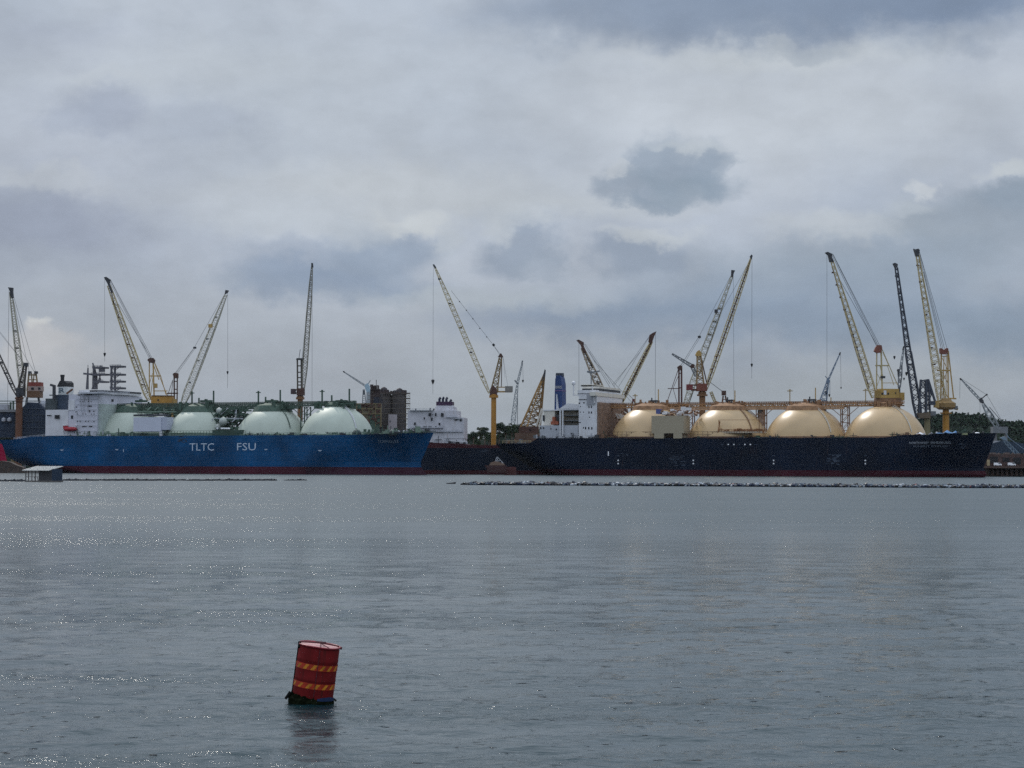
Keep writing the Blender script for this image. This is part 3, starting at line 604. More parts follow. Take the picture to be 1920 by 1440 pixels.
# dark ragged cloth and crewman-sized posts omitted where nothing shows
# ---- bright blue storage ship on the left
Bs = Ship('gas_storage_ship', 'bright blue hulled gas storage ship with pale green domes and white deckhouse at the stern', 'ship', (8, 1212), (812, 1092), 46)
zdB = Bs.h(400, 816.7, 0).z
bb1 = Bs.h(813, 813.5, 23).x; bb0 = Bs.h(789, 862, 23).x; bs1 = Bs.h(6, 828, 12).x
def uS_B(z):
    f = max(0, min(1, z/zdB)); return bs1+1+(36*(1-f)**4.6)
def uB_B(z):
    f = z/zdB; r = bb0+(bb1-bb0)*max(0, (f-.32)/.68)**1.05
    return r+4.2*math.exp(-((z+.5)/3.0)**2) if z < 9 else r
def sheer_B(u):
    e = 0.
    if u > bb1-40: e += 1.5*min(1, (u-(bb1-40))/40)
    st = Bs.h(62, 817, 0).x
    if u < st: e -= 1.9*min(1, (st-u)/16)
    return e
mb_ = hull_mat('blue_hull_paint', (.0035,.062,.165), (.062,.012,.024), 4.2, .12, boot2=(.040,.011,.024), xb=Bs.h(573, 880, 0).x)
Bs.hull(mb_, uS_B, uB_B, zdB, sheer_B, sb=(.74,.84), s0=.16)
LW = P('lettering_white', (.42,.50,.60), .6, .05)
Bs.text('large_lettering', 'TLTC', 355.5, 401.5, 831, 845, LW); Bs.text('large_lettering', 'FSU', 444.5, 480, 830.5, 844.5, LW)
NP = P('name_paint', (.22,.29,.38), .6, .1); Bs.text('name_lettering', 'TORMAN', 709.5, 737, 825.2, 830.8, NP); Bs.text('name_lettering', 'II', 741, 745.5, 825, 830.4, NP)
k = []
for px, py, w_ in ((116, 843.5, 7), (219, 842.8, 6), (498.5, 842.3, 6.5), (600, 844.5, 7.5)): Bs.spot(k, px, py, w_, .9); Bs.spot(k, px, py+1.2, w_*.5, .8)
Bs.spot(k, 231.5, 845, 1.2, 6); marks(Bs, k, 'hull_mark', LW)
kf = []; rg = random.Random(44)
for i in range(24): Bs.spot(kf, rg.uniform(335, 352), rg.uniform(818, 830), rg.uniform(2, 7), rg.uniform(.5, 1.6))
marks(Bs, kf, 'soot_stain', P('soot_on_blue', (.02,.03,.05), .8, .3, 1))
domeB = P('pale_green_dome_paint', (.41,.46,.395), .5, .08, .12, .10, (.22,.26,.21), spec=.3)
dB = []
for i, px in enumerate((252, 377, 511, 632)):
    c = Bs.h(px, 800, 23); wp = Bs.O+Bs.U*c.x+Bs.V*23; s_ = F/wp.y; Rm = (67, 69, 69, 70.5)[i]/s_
    ztop = Bs.h(px, (764, 763, 761.5, 760)[i], 23).z
    o, ux = dome(Bs, px, Rm, ztop-Rm, domeB, zdeck=zdB-.3); dB.append((ux, Rm, ztop))
for i, (ux, Rm, zt) in enumerate(dB):
    k = MB(); k.lathe((ux, 23, 0), [(11.5 if i < 3 else 6.5, zt-3.2 if i < 3 else zt-.8), (9.5 if i < 3 else 6.5, zt+.2), (5, zt+1.6), (1.5, zt+1.9)], 24); rg = random.Random(i+20)
    for _ in range(26): a, b = rg.uniform(-11, 11), rg.uniform(-9, 7); k.box(ux+a, ux+a+rg.uniform(.4, 2), 23+b, 23+b+1, zt-2, zt+rg.uniform(.5, 2.8))
    k.bar((ux-12, 18, zt+.8), (ux+12, 18, zt+.8), .6)
    k.build('tank_top_platform', GREEN, Bs.root)
    rr = math.sqrt(max(0, Rm**2-(zdB-(zt-Rm))**2)); g = MB(); g.lathe((ux, 23, zdB-.2), [(rr+.9, 0), (rr+.9, 1.9 if i < 2 else .8), (rr+.2, 2.1 if i < 2 else 1.)], 48); g.build('tank_skirt', GREENL, Bs.root)
    # stair following the shoulder of the dome
    s_ = MB(); pts = []
    for j in range(20):
        a = R(22+60*j/19); t = R(-28 if i != 0 else -166); pts.append(Vector((ux+(Rm+.3)*math.cos(a)*math.cos(t), 23+(Rm+.3)*math.cos(a)*math.sin(t), zt-Rm+(Rm+.3)*math.sin(a))))
    pts = [p for p in pts if p.z > zdB]
    for p, q in zip(pts, pts[1:]): s_.bar(p, q, .45 if i in (0, 3) else .25); s_.bar(p+Vector((0,0,1)), q+Vector((0,0,1)), .14)
    s_.build('dome_ladder', WHITE if i == 3 else GREEN, Bs.root)
GC = P('dark_green_catwalk', (.065,.095,.075), .8, .35, .5, .3)
truss_walk(Bs, 182, 662, 754.5, 763, 21.5, GC, 4, m2=GC)
truss_walk(Bs, 205, 560, 763.5, 768, 20, GREEN, 2, name='pipe_rack')
for px, w_ in ((430, 5), (441, 3), (570, 4), (315, 4)): trestle(Bs, px, 763, 21, w_, GREEN)
def pipes(sh, x0, x1, y0, y1, v0, v1, n, m, name, seed, w=(.3, .9)):
    rg = random.Random(seed); k = MB(); ym = (y0+y1)/2; vm = (v0+v1)/2; k.bar(sh.h(x0, ym, vm), sh.h(x1, ym, vm), w[1])
    for i in range(n):
        p = sh.h(rg.uniform(x0, x1), rg.uniform(y0, y1), rg.uniform(v0, v1)); d = rg.choice([(rg.uniform(2, 6), 0, 0), (0, 0, rg.uniform(1, 4)), (0, rg.uniform(2, 5), 0), (2, 1, 2)]); k.bar(p, p+Vector(d), rg.uniform(*w))
    return k.build(name, m, sh.root)
pipes(Bs, 255, 330, 765, 778, 14, 24, 70, GREEN, 'tank_top_pipework', 1); pipes(Bs, 258, 330, 766, 778, 12, 16, 12, GREENL, 'lagged_pipe', 2, (.3, .7))
pipes(Bs, 396, 460, 765, 812, 12, 30, 170, GREEN, 'cargo_pipework', 3, (.4, 1.5)); pipes(Bs, 396, 456, 770, 800, 11, 20, 16, GREYW, 'lagged_pipe', 4, (.4, .8))
k = MB()
for px, py, r_ in ((411, 770, 1.8), (419, 790, 2.6), (409, 800, 1.8)):
    c = Bs.h(px, py, 13); k.lathe(c-Vector((0,0,r_)), [(.2,0),(r_*.8,r_*.4),(r_,r_),(r_*.8,r_*1.6),(.2,r_*2)], 14)
k.build('pressure_vessel', P('pale_vessel_paint', (.42,.45,.42), .5, .1), Bs.root, smooth=True)
a = Bs.h(398, 812, 4); b = Bs.h(456, 806, 4); k = MB(); k.box(a.x, b.x, 4, 18, zdB, b.z); k.build('manifold_deck', P('dark_green_deck', (.035,.065,.05), .8, .3, .5), Bs.root)
k = MB()
for px in (406.5, 414.3, 417.2, 420.2, 423.3, 426.2, 429): a = Bs.h(px, 804.5, 3.6); b = Bs.h(px+2, 801.8, 3.6); k.box(a.x, b.x, 3.4, 3.9, a.z, b.z)
k.build('white_sign_lettering', P('bright_white_paint', (.9,.92,.95), .4, .02), Bs.root)
k = MB(); a = Bs.h(300, 808.5, 1); b = Bs.h(460, 808.5, 1); rail(k, (a.x, 1, zdB+.1), (b.x, 1, zdB+.1), a.z-zdB, 1.9, .16); k.build('side_railing', GREEN, Bs.root)
k = MB(); a = Bs.h(460, 812, 1); b = Bs.h(790, 812, 1); rail(k, (a.x, 1, zdB+.1), (b.x, 6, zdB+.6), 1.2, 2.4, .13); k.build('side_railing', GREEN, Bs.root)
# white box shelter
Bs.box('deck_shelter', P('bluish_white_panel', (.50,.53,.62), .5, .03), 250, 782, 302, 809, 1, 9); Bs.box('deck_shelter', P('bluish_grey_panel', (.40,.43,.52), .5, .03), 302, 782, 313, 806, 1.4, 8)
k = MB(); a = Bs.h(299, 817, 1.2); b = Bs.h(303.5, 808.5, 1.2); k.box(a.x, b.x, 1, 2.5, zdB-.2, b.z); k.build('shelter_leg', WHITE, Bs.root)
Bs.box('shelter_roof_beam', DARK, 250, 776.5, 314, 780.5, 3, 5)
# accommodation
acc = Bs.box('deckhouse', P('lilac_white_paint', (.52,.53,.60), .55, .06, .2, .16, (.36,.36,.40)), 128, 739, 183, 817, 1, 45)
Bs.box('aft_deckhouse', WHITE, 85, 768, 128.2, 817, 1.5, 43); Bs.box('deckhouse_step', WHITE, 128, 750, 140, 769, .7, 1.2, acc)
Bs.box('bridge_deck', WHITE, 148, 731, 192, 739.2, 4, 42, acc); Bs.box('bridge_wing', GREYW, 146, 735, 196, 738.4, -2, 3.9, acc)
Bs.box('bridge_window_band', GLASS, 168, 731.6, 192.4, 734.4, 3.8, 42.2, acc)
Bs.box('forward_house', P('pale_greenish_white', (.36,.42,.40), .6, .12, .3, .2, (.15,.2,.18)), 183, 757, 190, 816, 2, 44, acc)
k = MB()
for py in (757.5, 767, 776.5, 786, 796, 806):
    a = Bs.h(184, py, 3); k.box(a.x+.1, a.x+1., 3, 43, a.z-.12, a.z+.12)
k.build('gallery_deck', GREYW, acc)
k = MB()
for i in range(16): a = Bs.h(184, 757, 4+i*2.5); k.bar((a.x+.9, 4+i*2.5, zdB+2), (a.x+.9, 4+i*2.5, a.z), .18)
k.build('forward_scaffold', GREEN, acc)
windows(Bs, [(145+i*5.2, y, 1.5, 1.3) for y in (753, 776, 790) for i in range(7) if (i*7+int(y)) % 3], .85, acc)
windows(Bs, [(107, 781.5, 9, 7), (92, 779, 8, 2), (135, 782, 3.5, 6), (217-6, 751, 4, 5), (168, 761.5, 8, 2), (157, 748, .8, 9), (165, 748, .8, 9), (166, 740.3, 12, 1.5), (150, 740, 9, 1.6), (143, 763, 3, 1.5), (143, 772, 3, 1.2), (168, 771, 1.5, 4), (158, 799.5, 8, 1.6), (170, 799.5, 6, 1.8), (176, 771, 2, 1.5)], .85, acc)
k = MB()
for px in (150, 157, 165): k.bar(Bs.h(px, 742, .3), Bs.h(px+(3 if px == 150 else 0), 772, .3), .25)
for i in range(7): a = Bs.h(142, 748+i*10, .3); b = Bs.h(183, 748+i*10, .3); k.bar(a, b, .18)
k.build('outside_stair', GREYW, acc)
lb = MB(); a = Bs.h(120, 808, -.8); b = Bs.h(143, 801, -.8); L_ = b.x-a.x
for i in range(8):
    t0, t1 = i/8, (i+1)/8
prof = [(0, .5), (.08, .85), (.3, 1), (.75, .95), (.95, .7), (1, .3)]
rings = []
for t, s2 in prof: rings.append([(a.x+L_*t, -.8+1.5*s2*math.cos(q)*1.0+.3, (a.z+b.z)/2+(b.z-a.z)*.62*s2*math.sin(q)) for q in [2*math.pi*j/10 for j in range(10)]])
for r_ in rings: lb.v += r_
for i in range(len(rings)-1):
    for j in range(10): lb.f.append((i*10+j, i*10+(j+1) % 10, (i+1)*10+(j+1) % 10, (i+1)*10+j))
lb.f += [tuple(range(9, -1, -1)), tuple((len(rings)-1)*10+j for j in range(10))]
lbo = lb.build('lifeboat', REDL, Bs.root)
a = Bs.h(119, 801, -.5); b = Bs.h(126, 798, -.5); MB().box(a.x, b.x, -.9, .6, a.z-.8, b.z).build('lifeboat_cabin', REDL, lbo)
k = MB()
for px in (119, 142): k.bar(Bs.h(px, 814, .6), Bs.h(px, 796, .6), .4); k.bar(Bs.h(px, 796, .6), Bs.h(px+2, 798, -1), .4)
k.build('lifeboat_davit', WHITE, Bs.root)
fu = Bs.box('funnel', P('dark_navy_funnel', (.025,.042,.07), .6, .2), 98, 740, 125, 768.3, 12, 21)
Bs.box('funnel_base', P('dark_green_grey', (.05,.065,.07), .7, .3), 85, 747, 104, 768, 10, 22, fu)
Bs.box('funnel_band', P('funnel_white', (.5,.53,.53), .5, .08), 109, 725, 124.5, 740.2, 13, 20, fu)
k = MB(); k.prism([Bs.h(106.5, 725, 13), Bs.h(124.5, 725, 13), Bs.h(124.5, 718, 13), Bs.h(121, 714, 13), Bs.h(112, 714, 13), Bs.h(110, 718, 13)], (0, 7, 0)); k.lathe(Bs.h(117, 715, 17), [(1.1, 0), (1.1, 2.6), (1.3, 2.7), (1.3, 3.9)], 12); k.build('funnel_top', BLACK, fu)
k = MB()
for p, q in (((111, 728), (117, 728)), ((112, 728), (112, 735)), ((117, 728), (118, 731)), ((113, 732), (118, 731)), ((114, 732), (120, 735)), ((110, 735), (114, 735))): k.bar(Bs.h(*p, 12.9), Bs.h(*q, 12.9), .35)
k.build('funnel_emblem', P('emblem_teal', (.05,.09,.13), .6, .1), fu)
k = MB(); k.bar(Bs.h(101.5, 750, 10), Bs.h(101.5, 723, 10), 1.4); k.bar(Bs.h(95, 721.5, 10), Bs.h(103, 724, 10), 1.3); k.bar(Bs.h(93, 741, 10), Bs.h(103, 741, 10), .6); k.build('aft_mast', DARK, Bs.root)
k = MB(); k.bar(Bs.h(125, 738, 8), Bs.h(136, 730, 8), .9); k.build('funnel_stay', RUST, fu)
MG = P('grey_mast_paint', (.085,.085,.10), .7, .15)
k = MB(); k.bar(Bs.h(163.5, 730, 20), Bs.h(165, 690, 20), 1.8, 6, .8); k.bar(Bs.h(157, 700.5, 20), Bs.h(172, 702, 20), 1.1); k.bar(Bs.h(165, 690, 20), Bs.h(165, 684, 20), .25); k.build('signal_mast', MG, Bs.root)
k = MB(); p0 = Bs.h(178, 730, 22); p1 = Bs.h(176, 688, 22); k.bar(p0, Bs.h(178, 702, 22), 3.4, 6, 3.0); k.bar(Bs.h(177.5, 702, 22), p1, 2.4, 6, 1.5); k.bar(p1, Bs.h(173.8, 680.5, 22), 1., 6, .8)
for py, x0, x1 in ((689.5, 174, 193), (702.5, 172, 197), (716, 180, 194)):
    a = Bs.h(x0, py, 19); b = Bs.h(x1, py, 19); k.box(a.x, b.x, 18.5, 25, a.z-.5, a.z+.5); rail(k, (a.x, 18.5, a.z), (b.x, 18.5, a.z), 1.2, 1.6, .18)
for p, q in (((186, 716), (188, 703)), ((190, 716), (186, 703)), ((184, 689), (190, 686)), ((178, 716), (172, 730)), ((184, 720), (186, 708))): k.bar(Bs.h(*p, 20), Bs.h(*q, 20), .45)
k.box(Bs.h(185, 700, 19).x, Bs.h(195, 700, 19).x, 19, 20, Bs.h(0, 701, 19).z, Bs.h(0, 695.5, 19).z)
k.build('radar_mast', MG, Bs.root)
k = MB()
for px in (209, 215.5):
    for v in (18, 22): k.bar(Bs.h(px, 733, v), Bs.h(px, 686, v), .95)
for py in (687.5, 702.5, 715.5, 728):
    a = Bs.h(207, py, 18); b = Bs.h(227, py, 18); k.box(a.x, b.x, 17.5, 23, a.z-.55, a.z+.55); rail(k, (a.x, 17.5, a.z), (b.x, 17.5, a.z), 1.1, 1.8, .16); k.bar(Bs.h(216, py+6, 18), Bs.h(226, py, 18), .35)
for i in range(6): y0 = 688+i*7.5; k.bar(Bs.h(209, y0, 18), Bs.h(215.5, y0+7, 18), .3)
k.build('exhaust_mast', MG, Bs.root)
k = MB(); a = Bs.h(184, 736.5, -1.5); b = Bs.h(243, 736.5, 6); rail(k, a, b, 1.1, 1.8, .14); k.bar(a, b, .35); k.build('wing_railing', GREYW, Bs.root)
for px, yt, yb, hd in ((360, 737, 757, 1), (400.5, 732.5, 757, 0), (484.5, 736, 757, 1), (525.5, 731, 757, 0), (604, 734, 757, 1), (655, 729, 756, 0), (373, 746, 757, 0), (498, 744, 757, 0), (622, 741, 756, 0)): vent_mast(Bs, px, yt, yb, 22, GREEN, hd, .95)
for px in (384, 508, 638, 262):
    k = MB(); a = Bs.h(px-9, 753, 19); b = Bs.h(px+10, 751, 19); k.box(a.x, b.x, 19, 21.5, b.z-.9, b.z+.3); k.box(a.x+3, b.x-3, 19, 21, b.z, b.z+.9); k.build('hose_davit', GREEN, Bs.root)
clutter(Bs, 130, 250, 817, 3.2, .5, 1, 46, (GREEN, GREENL, GREYW), seed=31); clutter(Bs, 455, 800, 817, 1.8, .8, 4, 130, (GREEN, DARK, GREENL), seed=32); clutter(Bs, 665, 790, 817, 3.6, 6, 30, 60, (GREEN, DARK, GREENL), seed=33)
clutter(Bs, 30, 85, 818, 1.6, 6, 20, 20, (GREYW, TAN, DARK), name='stern_fitting', seed=34)
k = MB(); a = Bs.h(30, 818.5, 6); b = Bs.h(85, 817, 2); rail(k, (a.x, 4, zdB-1.8), (b.x, 3, zdB), 1.2, 3, .16); k.build('stern_railing', GREYW, Bs.root)
k = MB(); 
for q in (0, 1): k.lathe((Bs.h(669+q*67, 812, 8).x, 8, zdB), [(2.4, 0), (2.6, 1.4), (1.6, 2.6), (.4, 3.1)], 12)
k.build('mooring_winch', P('dark_teal_paint', (.03,.05,.05), .7, .2), Bs.root)
k = MB(); a = Bs.h(746, 810, 7); b = Bs.h(759, 805, 7); k.prism([(a.x, 7, zdB+1.2), (b.x-1, 7, zdB+1.2), (b.x, 7, zdB+2.6), (a.x, 7, zdB+2.6)], (0, 2.4, 0)); k.build('rescue_boat', WHITE, Bs.root)
k = MB(); a = Bs.h(758, 812, 20); b = Bs.h(806, 812, 23); k.box(a.x, b.x, 16, 30, zdB+1.6, zdB+2.7); k.build('forecastle', GREYL, Bs.root)
# ---- dark tanker between the two carriers
T = Ship('tanker', 'dark hulled tanker with white aft house and triangle emblem funnel between the two gas carriers', 'ship', (700, 1262), (1060, 1250), 30)
zdT = T.h(860, 832, 0).z
uT0 = T.h(745, 850, 15).x; uT1 = T.h(1075, 850, 15).x
mt = hull_mat('dark_tanker_paint', (.0035,.0085,.019), (.045,.009,.014), 2.6, .35, upper=(.05,.012,.016), zu=zdT-2.6)
T.hull(mt, lambda z: uT0, lambda z: uT1, zdT, lambda u: max(0, (T.h(872,840,0).x-u)/30)*.9 if u < T.h(872,840,0).x else -.9, sb=(.8,.88))
th = T.box('deckhouse', P('tanker_white', (.50,.50,.54), .6, .08, .25, .3, (.3,.22,.18)), 764, 770, 856, 829, 2, 24)
T.box('deckhouse_tier', MATS['tanker_white'], 833, 783, 869.5, 822, 1.2, 20, th); T.box('deckhouse_tier', MATS['tanker_white'], 816, 762.5, 850, 783.5, 5, 22, th)
T.box('deckhouse_tier', MATS['tanker_white'], 812, 812, 868, 831, 1.5, 22, th)
k = MB(); k.prism([T.h(818, 764, 8), T.h(857, 782, 8), T.h(848, 760, 8), T.h(846.5, 757, 8), T.h(819, 757, 8)], (0, 9, 0)); fu = k.build('funnel', MATS['tanker_white'], T.root)
T.box('funnel_cap', P('plum_black_paint', (.035,.012,.04), .6, .1), 817.8, 753, 847.7, 760, 7.6, 17.4, fu)
k = MB()
for px, y1 in ((824, 745.5), (830.5, 745), (837, 745.5), (844.5, 749.5)):
    a = T.h(px, 753.5, 12); k.bar(a, T.h(px, y1+1.5, 12), 1.5, 8); k.bar(T.h(px, y1+1.8, 12), T.h(px+2.4, y1, 12), 1.5, 8)
k.build('exhaust_pipe', P('blue_black_pipe', (.015,.02,.05), .6, .1), fu)
k = MB()
tr = [(820.5, 763.7), (836, 763.7), (830.5, 771)]
for p, q in zip(tr, tr[1:]+tr[:1]): k.bar(T.h(*p, 7.7), T.h(*q, 7.7), .5)
k.build('funnel_emblem', P('emblem_black', (.03,.04,.05), .6, .1), fu)
windows(T, [(806, 777.5, 5, 6), (817, 777.5, 3, 6), (829.2, 778, 5, 7), (795.5, 784.5, 2.5, 4), (809.5, 786, 3.4, 6), (778, 794.5, 3.5, 5), (824, 795, 3.5, 4.5), (785, 800.6, 4, 1.6), (797, 800, 7, 1.6), (806, 800, 6, 1.6), (817, 800, 3, 1.6), (855, 787, 4, 3), (864, 787, 4, 5), (811.5, 777.5, 2, 1.6)], .9, th)
k = MB()
for x0, x1, py in ((768, 812, 769), (770, 830, 801.5), (812, 868, 809), (836, 858, 782), (850, 866, 785), (764, 812, 809)): a = T.h(x0, py, .5); b = T.h(x1, py, .5); k.box(a.x, b.x, .3, 2, a.z-.25, a.z); rail(k, (a.x, .3, a.z), (b.x, .3, b.z), 1., 1.9, .12)
k.build('gallery_deck', GREYW, th)
k = MB()
for px, y0, y1 in ((779, 771, 766), (781, 772, 770), (806, 770, 765), (813, 770, 766), (820, 783, 780), (864, 796, 792)): k.bar(T.h(px, y0, 3), T.h(px+1, y1, 3), .8)
k.build('deck_davit', DARK, T.root)
clutter(T, 812, 872, 830, 3.0, .5, 4, 44, (DARK, BLACK, WHITE, GREYW), seed=51); clutter(T, 876, 935, 834, 1.0, 1, 12, 14, (DARK, RUSTD), seed=52)
k = MB(); a = T.h(845, 826.5, .3); b = T.h(876, 828.5, .3); k.bar(a, b, .5); k.build('gangway', WHITE, T.root)
T.text('hull_lettering', 'S APPL', 900, 915, 843.8, 847.2, MKF)
# ---- small work boat under the stern
loc = at(932, 888, 1150); loc.z = 0
wb = empty('work_boat', loc, 'small rusty work boat with a thin mast moored under the stern of the navy carrier', 'boat')
def WP(px, py, dy=0): return at(px, py, 1150+dy)-loc
k = MB(); k.prism([WP(914, 886), WP(912, 877), WP(908, 872.5), WP(950, 872.5), WP(949, 886)], (0, 5, 0)); k.build('hull', P('dark_red_workboat', (.045,.016,.016), .7, .2), wb)
k = MB(); k.prism([WP(917, 872.4), WP(920, 867), WP(930, 864.5), WP(946, 869.5), WP(946, 872.4)], (0, 3.5, 0)); k.build('cabin', P('brown_workboat_cabin', (.17,.11,.08), .8, .2), wb)
k = MB()
for p, q in (((932, 856), (927, 869)), ((932, 856), (944, 869)), ((932, 856), (933, 870)), ((929, 864), (937, 864)), ((930, 868), (942, 868))): k.bar(WP(*p, 1), WP(*q, 1), .35)
k.build('mast', GREYW, wb)
for nm, x0, x1, lab in (('fender_barge', 946, 968, 'low rust red barge floating right of the small work boat'),):
    l2 = at((x0+x1)/2, 888, 1156); l2.z = 0; k = MB(); a = at(x0, 888, 1156)-l2; b = at(x1, 877, 1156)-l2; k.prism([(a.x, 0, -.6), (b.x, 0, -.6), (b.x, 0, b.z), (b.x-.8, 0, b.z+.5), (a.x+.8, 0, b.z+.5), (a.x, 0, b.z)], (0, 5, 0)); o = k.build(nm, P('red_barge_paint', (.075,.022,.022), .8, .2), None, l2); tag(o, lab, 'barge')
# ---- red ship at the left edge
Rd = Ship('red_ship', 'crimson hulled ship cut off by the left edge of the picture', 'ship', (-520, 1172), (4, 1160), 30)
zr = Rd.h(0, 826, 0).z
Rd.hull(hull_mat('crimson_hull_paint', (.30,.010,.045), (.075,.035,.028), 5.6, .2, upper=(.02,.03,.05), zu=zr-1.7), lambda z: 0, lambda z: Rd.h(1, 840, 15).x+5.6*(1-max(0, min(1, z/zr)))**.8*1.0, zr, sb=(.9,.93))
loc = at(12, 887, 1150); loc.z = 0
k = MB(); rg = random.Random(3); pts = [(-40, 887), (-40, 865), (2, 864), (18, 866), (30, 872), (42, 876), (48, 887)]
k.prism([Vector(at(px, py, 1150))-loc for px, py in pts], (0, 7, 0)); o = k.build('mooring_barge', P('muddy_barge_steel', (.05,.04,.035), .9, .35, .5, .5, (.13,.08,.05)), None, loc); tag(o, 'muddy brown low barge lying against the crimson ship at the left edge', 'barge')
# ------------------------------------------------------------------ yard ground, hills
def sheet(name, pts, m, kind='structure'):
    k = MB(); k.v = pts; k.f = [tuple(range(len(pts)))]; o = k.build(name, m); tag(o, kind=kind); return o
CONC = P('yard_concrete', (.16,.15,.14), .9, .2, .1, .2)
k = MB(); k.quadbox([(-4000,1272,-4),(4000,1272,-4),(4000,9000,-4),(-4000,9000,-4),(-4000,1272,2.4),(4000,1272,2.4),(4000,9000,2.4),(-4000,9000,2.4)]); tag(k.build('yard_ground', CONC), kind='structure')
FOL = []
def foliage(name, c):
    m = mat(name, c, .9, .15, .3, 0, spec=.1); return m
LEAF = [foliage('dark_leaves', (.020,.036,.022)), foliage('mid_leaves', (.030,.050,.024)), foliage('olive_leaves', (.045,.055,.025))]
BARK = P('tree_bark', (.10,.075,.055), .9, .2)
def hill(name, prof, Yr, depth, m, seed, label=None):
    """ridge given by image profile at distance Yr, falling to the front and back"""
    rg = random.Random(seed); n = 160; x0, x1 = prof[0][0], prof[-1][0]; rows = 14; k = MB(); top = []
    for i in range(n+1):
        px = x0+(x1-x0)*i/n
        for (a, ya), (b, yb) in zip(prof, prof[1:]):
            if a <= px <= b: py = ya+(yb-ya)*(px-a)/(b-a); break
        p = at(px, py, Yr); top.append((p.x, max(p.z, 1)))
    for j in range(rows):
        f = j/(rows-1); y = Yr+(f-.5)*2*depth; e = 1-abs(2*f-1)**1.6
        for i, (x, z) in enumerate(top): k.v.append((x*(y/Yr)**.3, y, 2.3+(z-2.3)*e*(1 if e > .99 else rg.uniform(.9, 1.04))))
    for j in range(rows-1):
        for i in range(n): a = j*(n+1)+i; k.f.append((a, a+1, a+n+2, a+n+1))
    o = k.build(name, m, smooth=True); tag(o, kind='structure'); return top
def clump(k, c, r, n, size, rg, flat=.75):
    for _ in range(n):
        d = Vector((rg.gauss(0,1), rg.gauss(0,1), rg.gauss(0,1))).normalized()*r*rg.uniform(.55, 1.05); d.z *= flat
        p = Vector(c)+d; a = Vector((rg.gauss(0,1), rg.gauss(0,1), rg.gauss(0,1))).normalized(); b = a.cross(Vector((rg.gauss(0,1), rg.gauss(0,1), rg.gauss(0,1)))).normalized()
        s = size*rg.uniform(.6, 1.3); q = len(k.v); k.v += [tuple(p+a*s), tuple(p+b*s*.8), tuple(p-a*s), tuple(p-b*s*.8)]; k.f.append((q, q+1, q+2, q+3))
HG = P('wooded_hill_ground', (.014,.022,.017), .95, .2, .02, spec=.02)
prof = [(1640, 806), (1700, 798), (1735, 789), (1770, 784), (1800, 783.5), (1834, 786), (1855, 794), (1880, 800), (1905, 799.5), (1935, 801), (2000, 806), (2100, 812), (2260, 806), (2400, 820)]
tp = hill('hill', prof, 2350, 330, HG, 2)
rg = random.Random(12); k = [MB(), MB(), MB()]
for i in range(900):
    j = rg.randrange(len(tp)); x, z = tp[j]; f = rg.random()**1.5; y = 2350-f*320+rg.uniform(0, 20); e = 1-abs((y-2350)/330)**1.6; zz = 2.3+(z-2.3)*max(e, 0)
    clump(k[rg.randrange(3)], (x*(y/2350)**.3+rg.uniform(-8, 8), y, zz+2), rg.uniform(3, 7), 26, 1.9, rg)
for j, (x, z) in enumerate(tp):
    for _ in range(2): clump(k[rg.randrange(3)], (x+rg.uniform(-8, 8), 2335+rg.uniform(-10, 10), z+rg.uniform(-1, 2)), rg.uniform(2.5, 5.5), 26, 1.6, rg)
mm = MB()
for a in k: n = len(mm.v); mm.v += a.v; mm.f += [tuple(i+n for i in f) for f in a.f]
tag(mm.build('forest', LEAF[0]), kind='stuff')
prof = [(560, 835), (700, 826), (860, 822), (900, 821), (940, 812), (975, 807), (1020, 809), (1100, 816), (1300, 820), (1500, 818), (1640, 812), (1700, 818), (1750, 826)]
tp2 = hill('low_hill', prof, 1640, 60, HG, 3)
# low wooded shore left of the frame centre, behind the blue ship
prof = [(-500, 812), (-200, 806), (0, 806), (60, 812), (160, 822)]
tp3 = hill('low_hill', prof, 1700, 60, HG, 4)
rg = random.Random(22); k = MB()
for x, z in tp2[30:]:
    for _ in range(3): clump(k, (x+rg.uniform(-4, 4), 1615+rg.uniform(-18, 18), z+rg.uniform(-5, .5)), rg.uniform(1.6, 3), 24, .9, rg)
for x, z in tp3:
    for _ in range(4): clump(k, (x+rg.uniform(-5, 5), 1675+rg.uniform(-18, 18), z+rg.uniform(-4, 3)), rg.uniform(2, 4.5), 24, 1.1, rg)
tag(k.build('undergrowth', LEAF[1]), kind='stuff')
def tree(px, ytop, ybase, wpx, Y, li, label, seed):
    rg = random.Random(seed); b = at(px, ybase, Y); t = at(px, ytop, Y); hgt = t.z-b.z; wd = wpx*Y/F
    r = empty('tree', b, label, 'tree', 'trees on the low hill behind the yard')
    k = MB(); k.bar((0,0,-3), (0,0,hgt*.55), hgt*.09, 6, hgt*.05); tips = []
    for i in range(6):
        a = rg.uniform(0, 6.28); q = Vector((math.cos(a)*wd*.3, math.sin(a)*wd*.3, hgt*rg.uniform(.5, .85))); k.bar((0,0,hgt*rg.uniform(.25, .5)), q, hgt*.04, 5, hgt*.015); tips.append(q)
    k.build('trunk', BARK, r); k = MB()
    for q in tips: clump(k, q, wd*rg.uniform(.2, .3), 90, wd*.055, rg)
    for i in range(9): clump(k, (rg.uniform(-.32, .32)*wd, rg.uniform(-.3, .3)*wd, hgt*rg.uniform(.25, .9)), wd*rg.uniform(.16, .26), 80, wd*.055, rg)
    k.build('crown', LEAF[li], r)
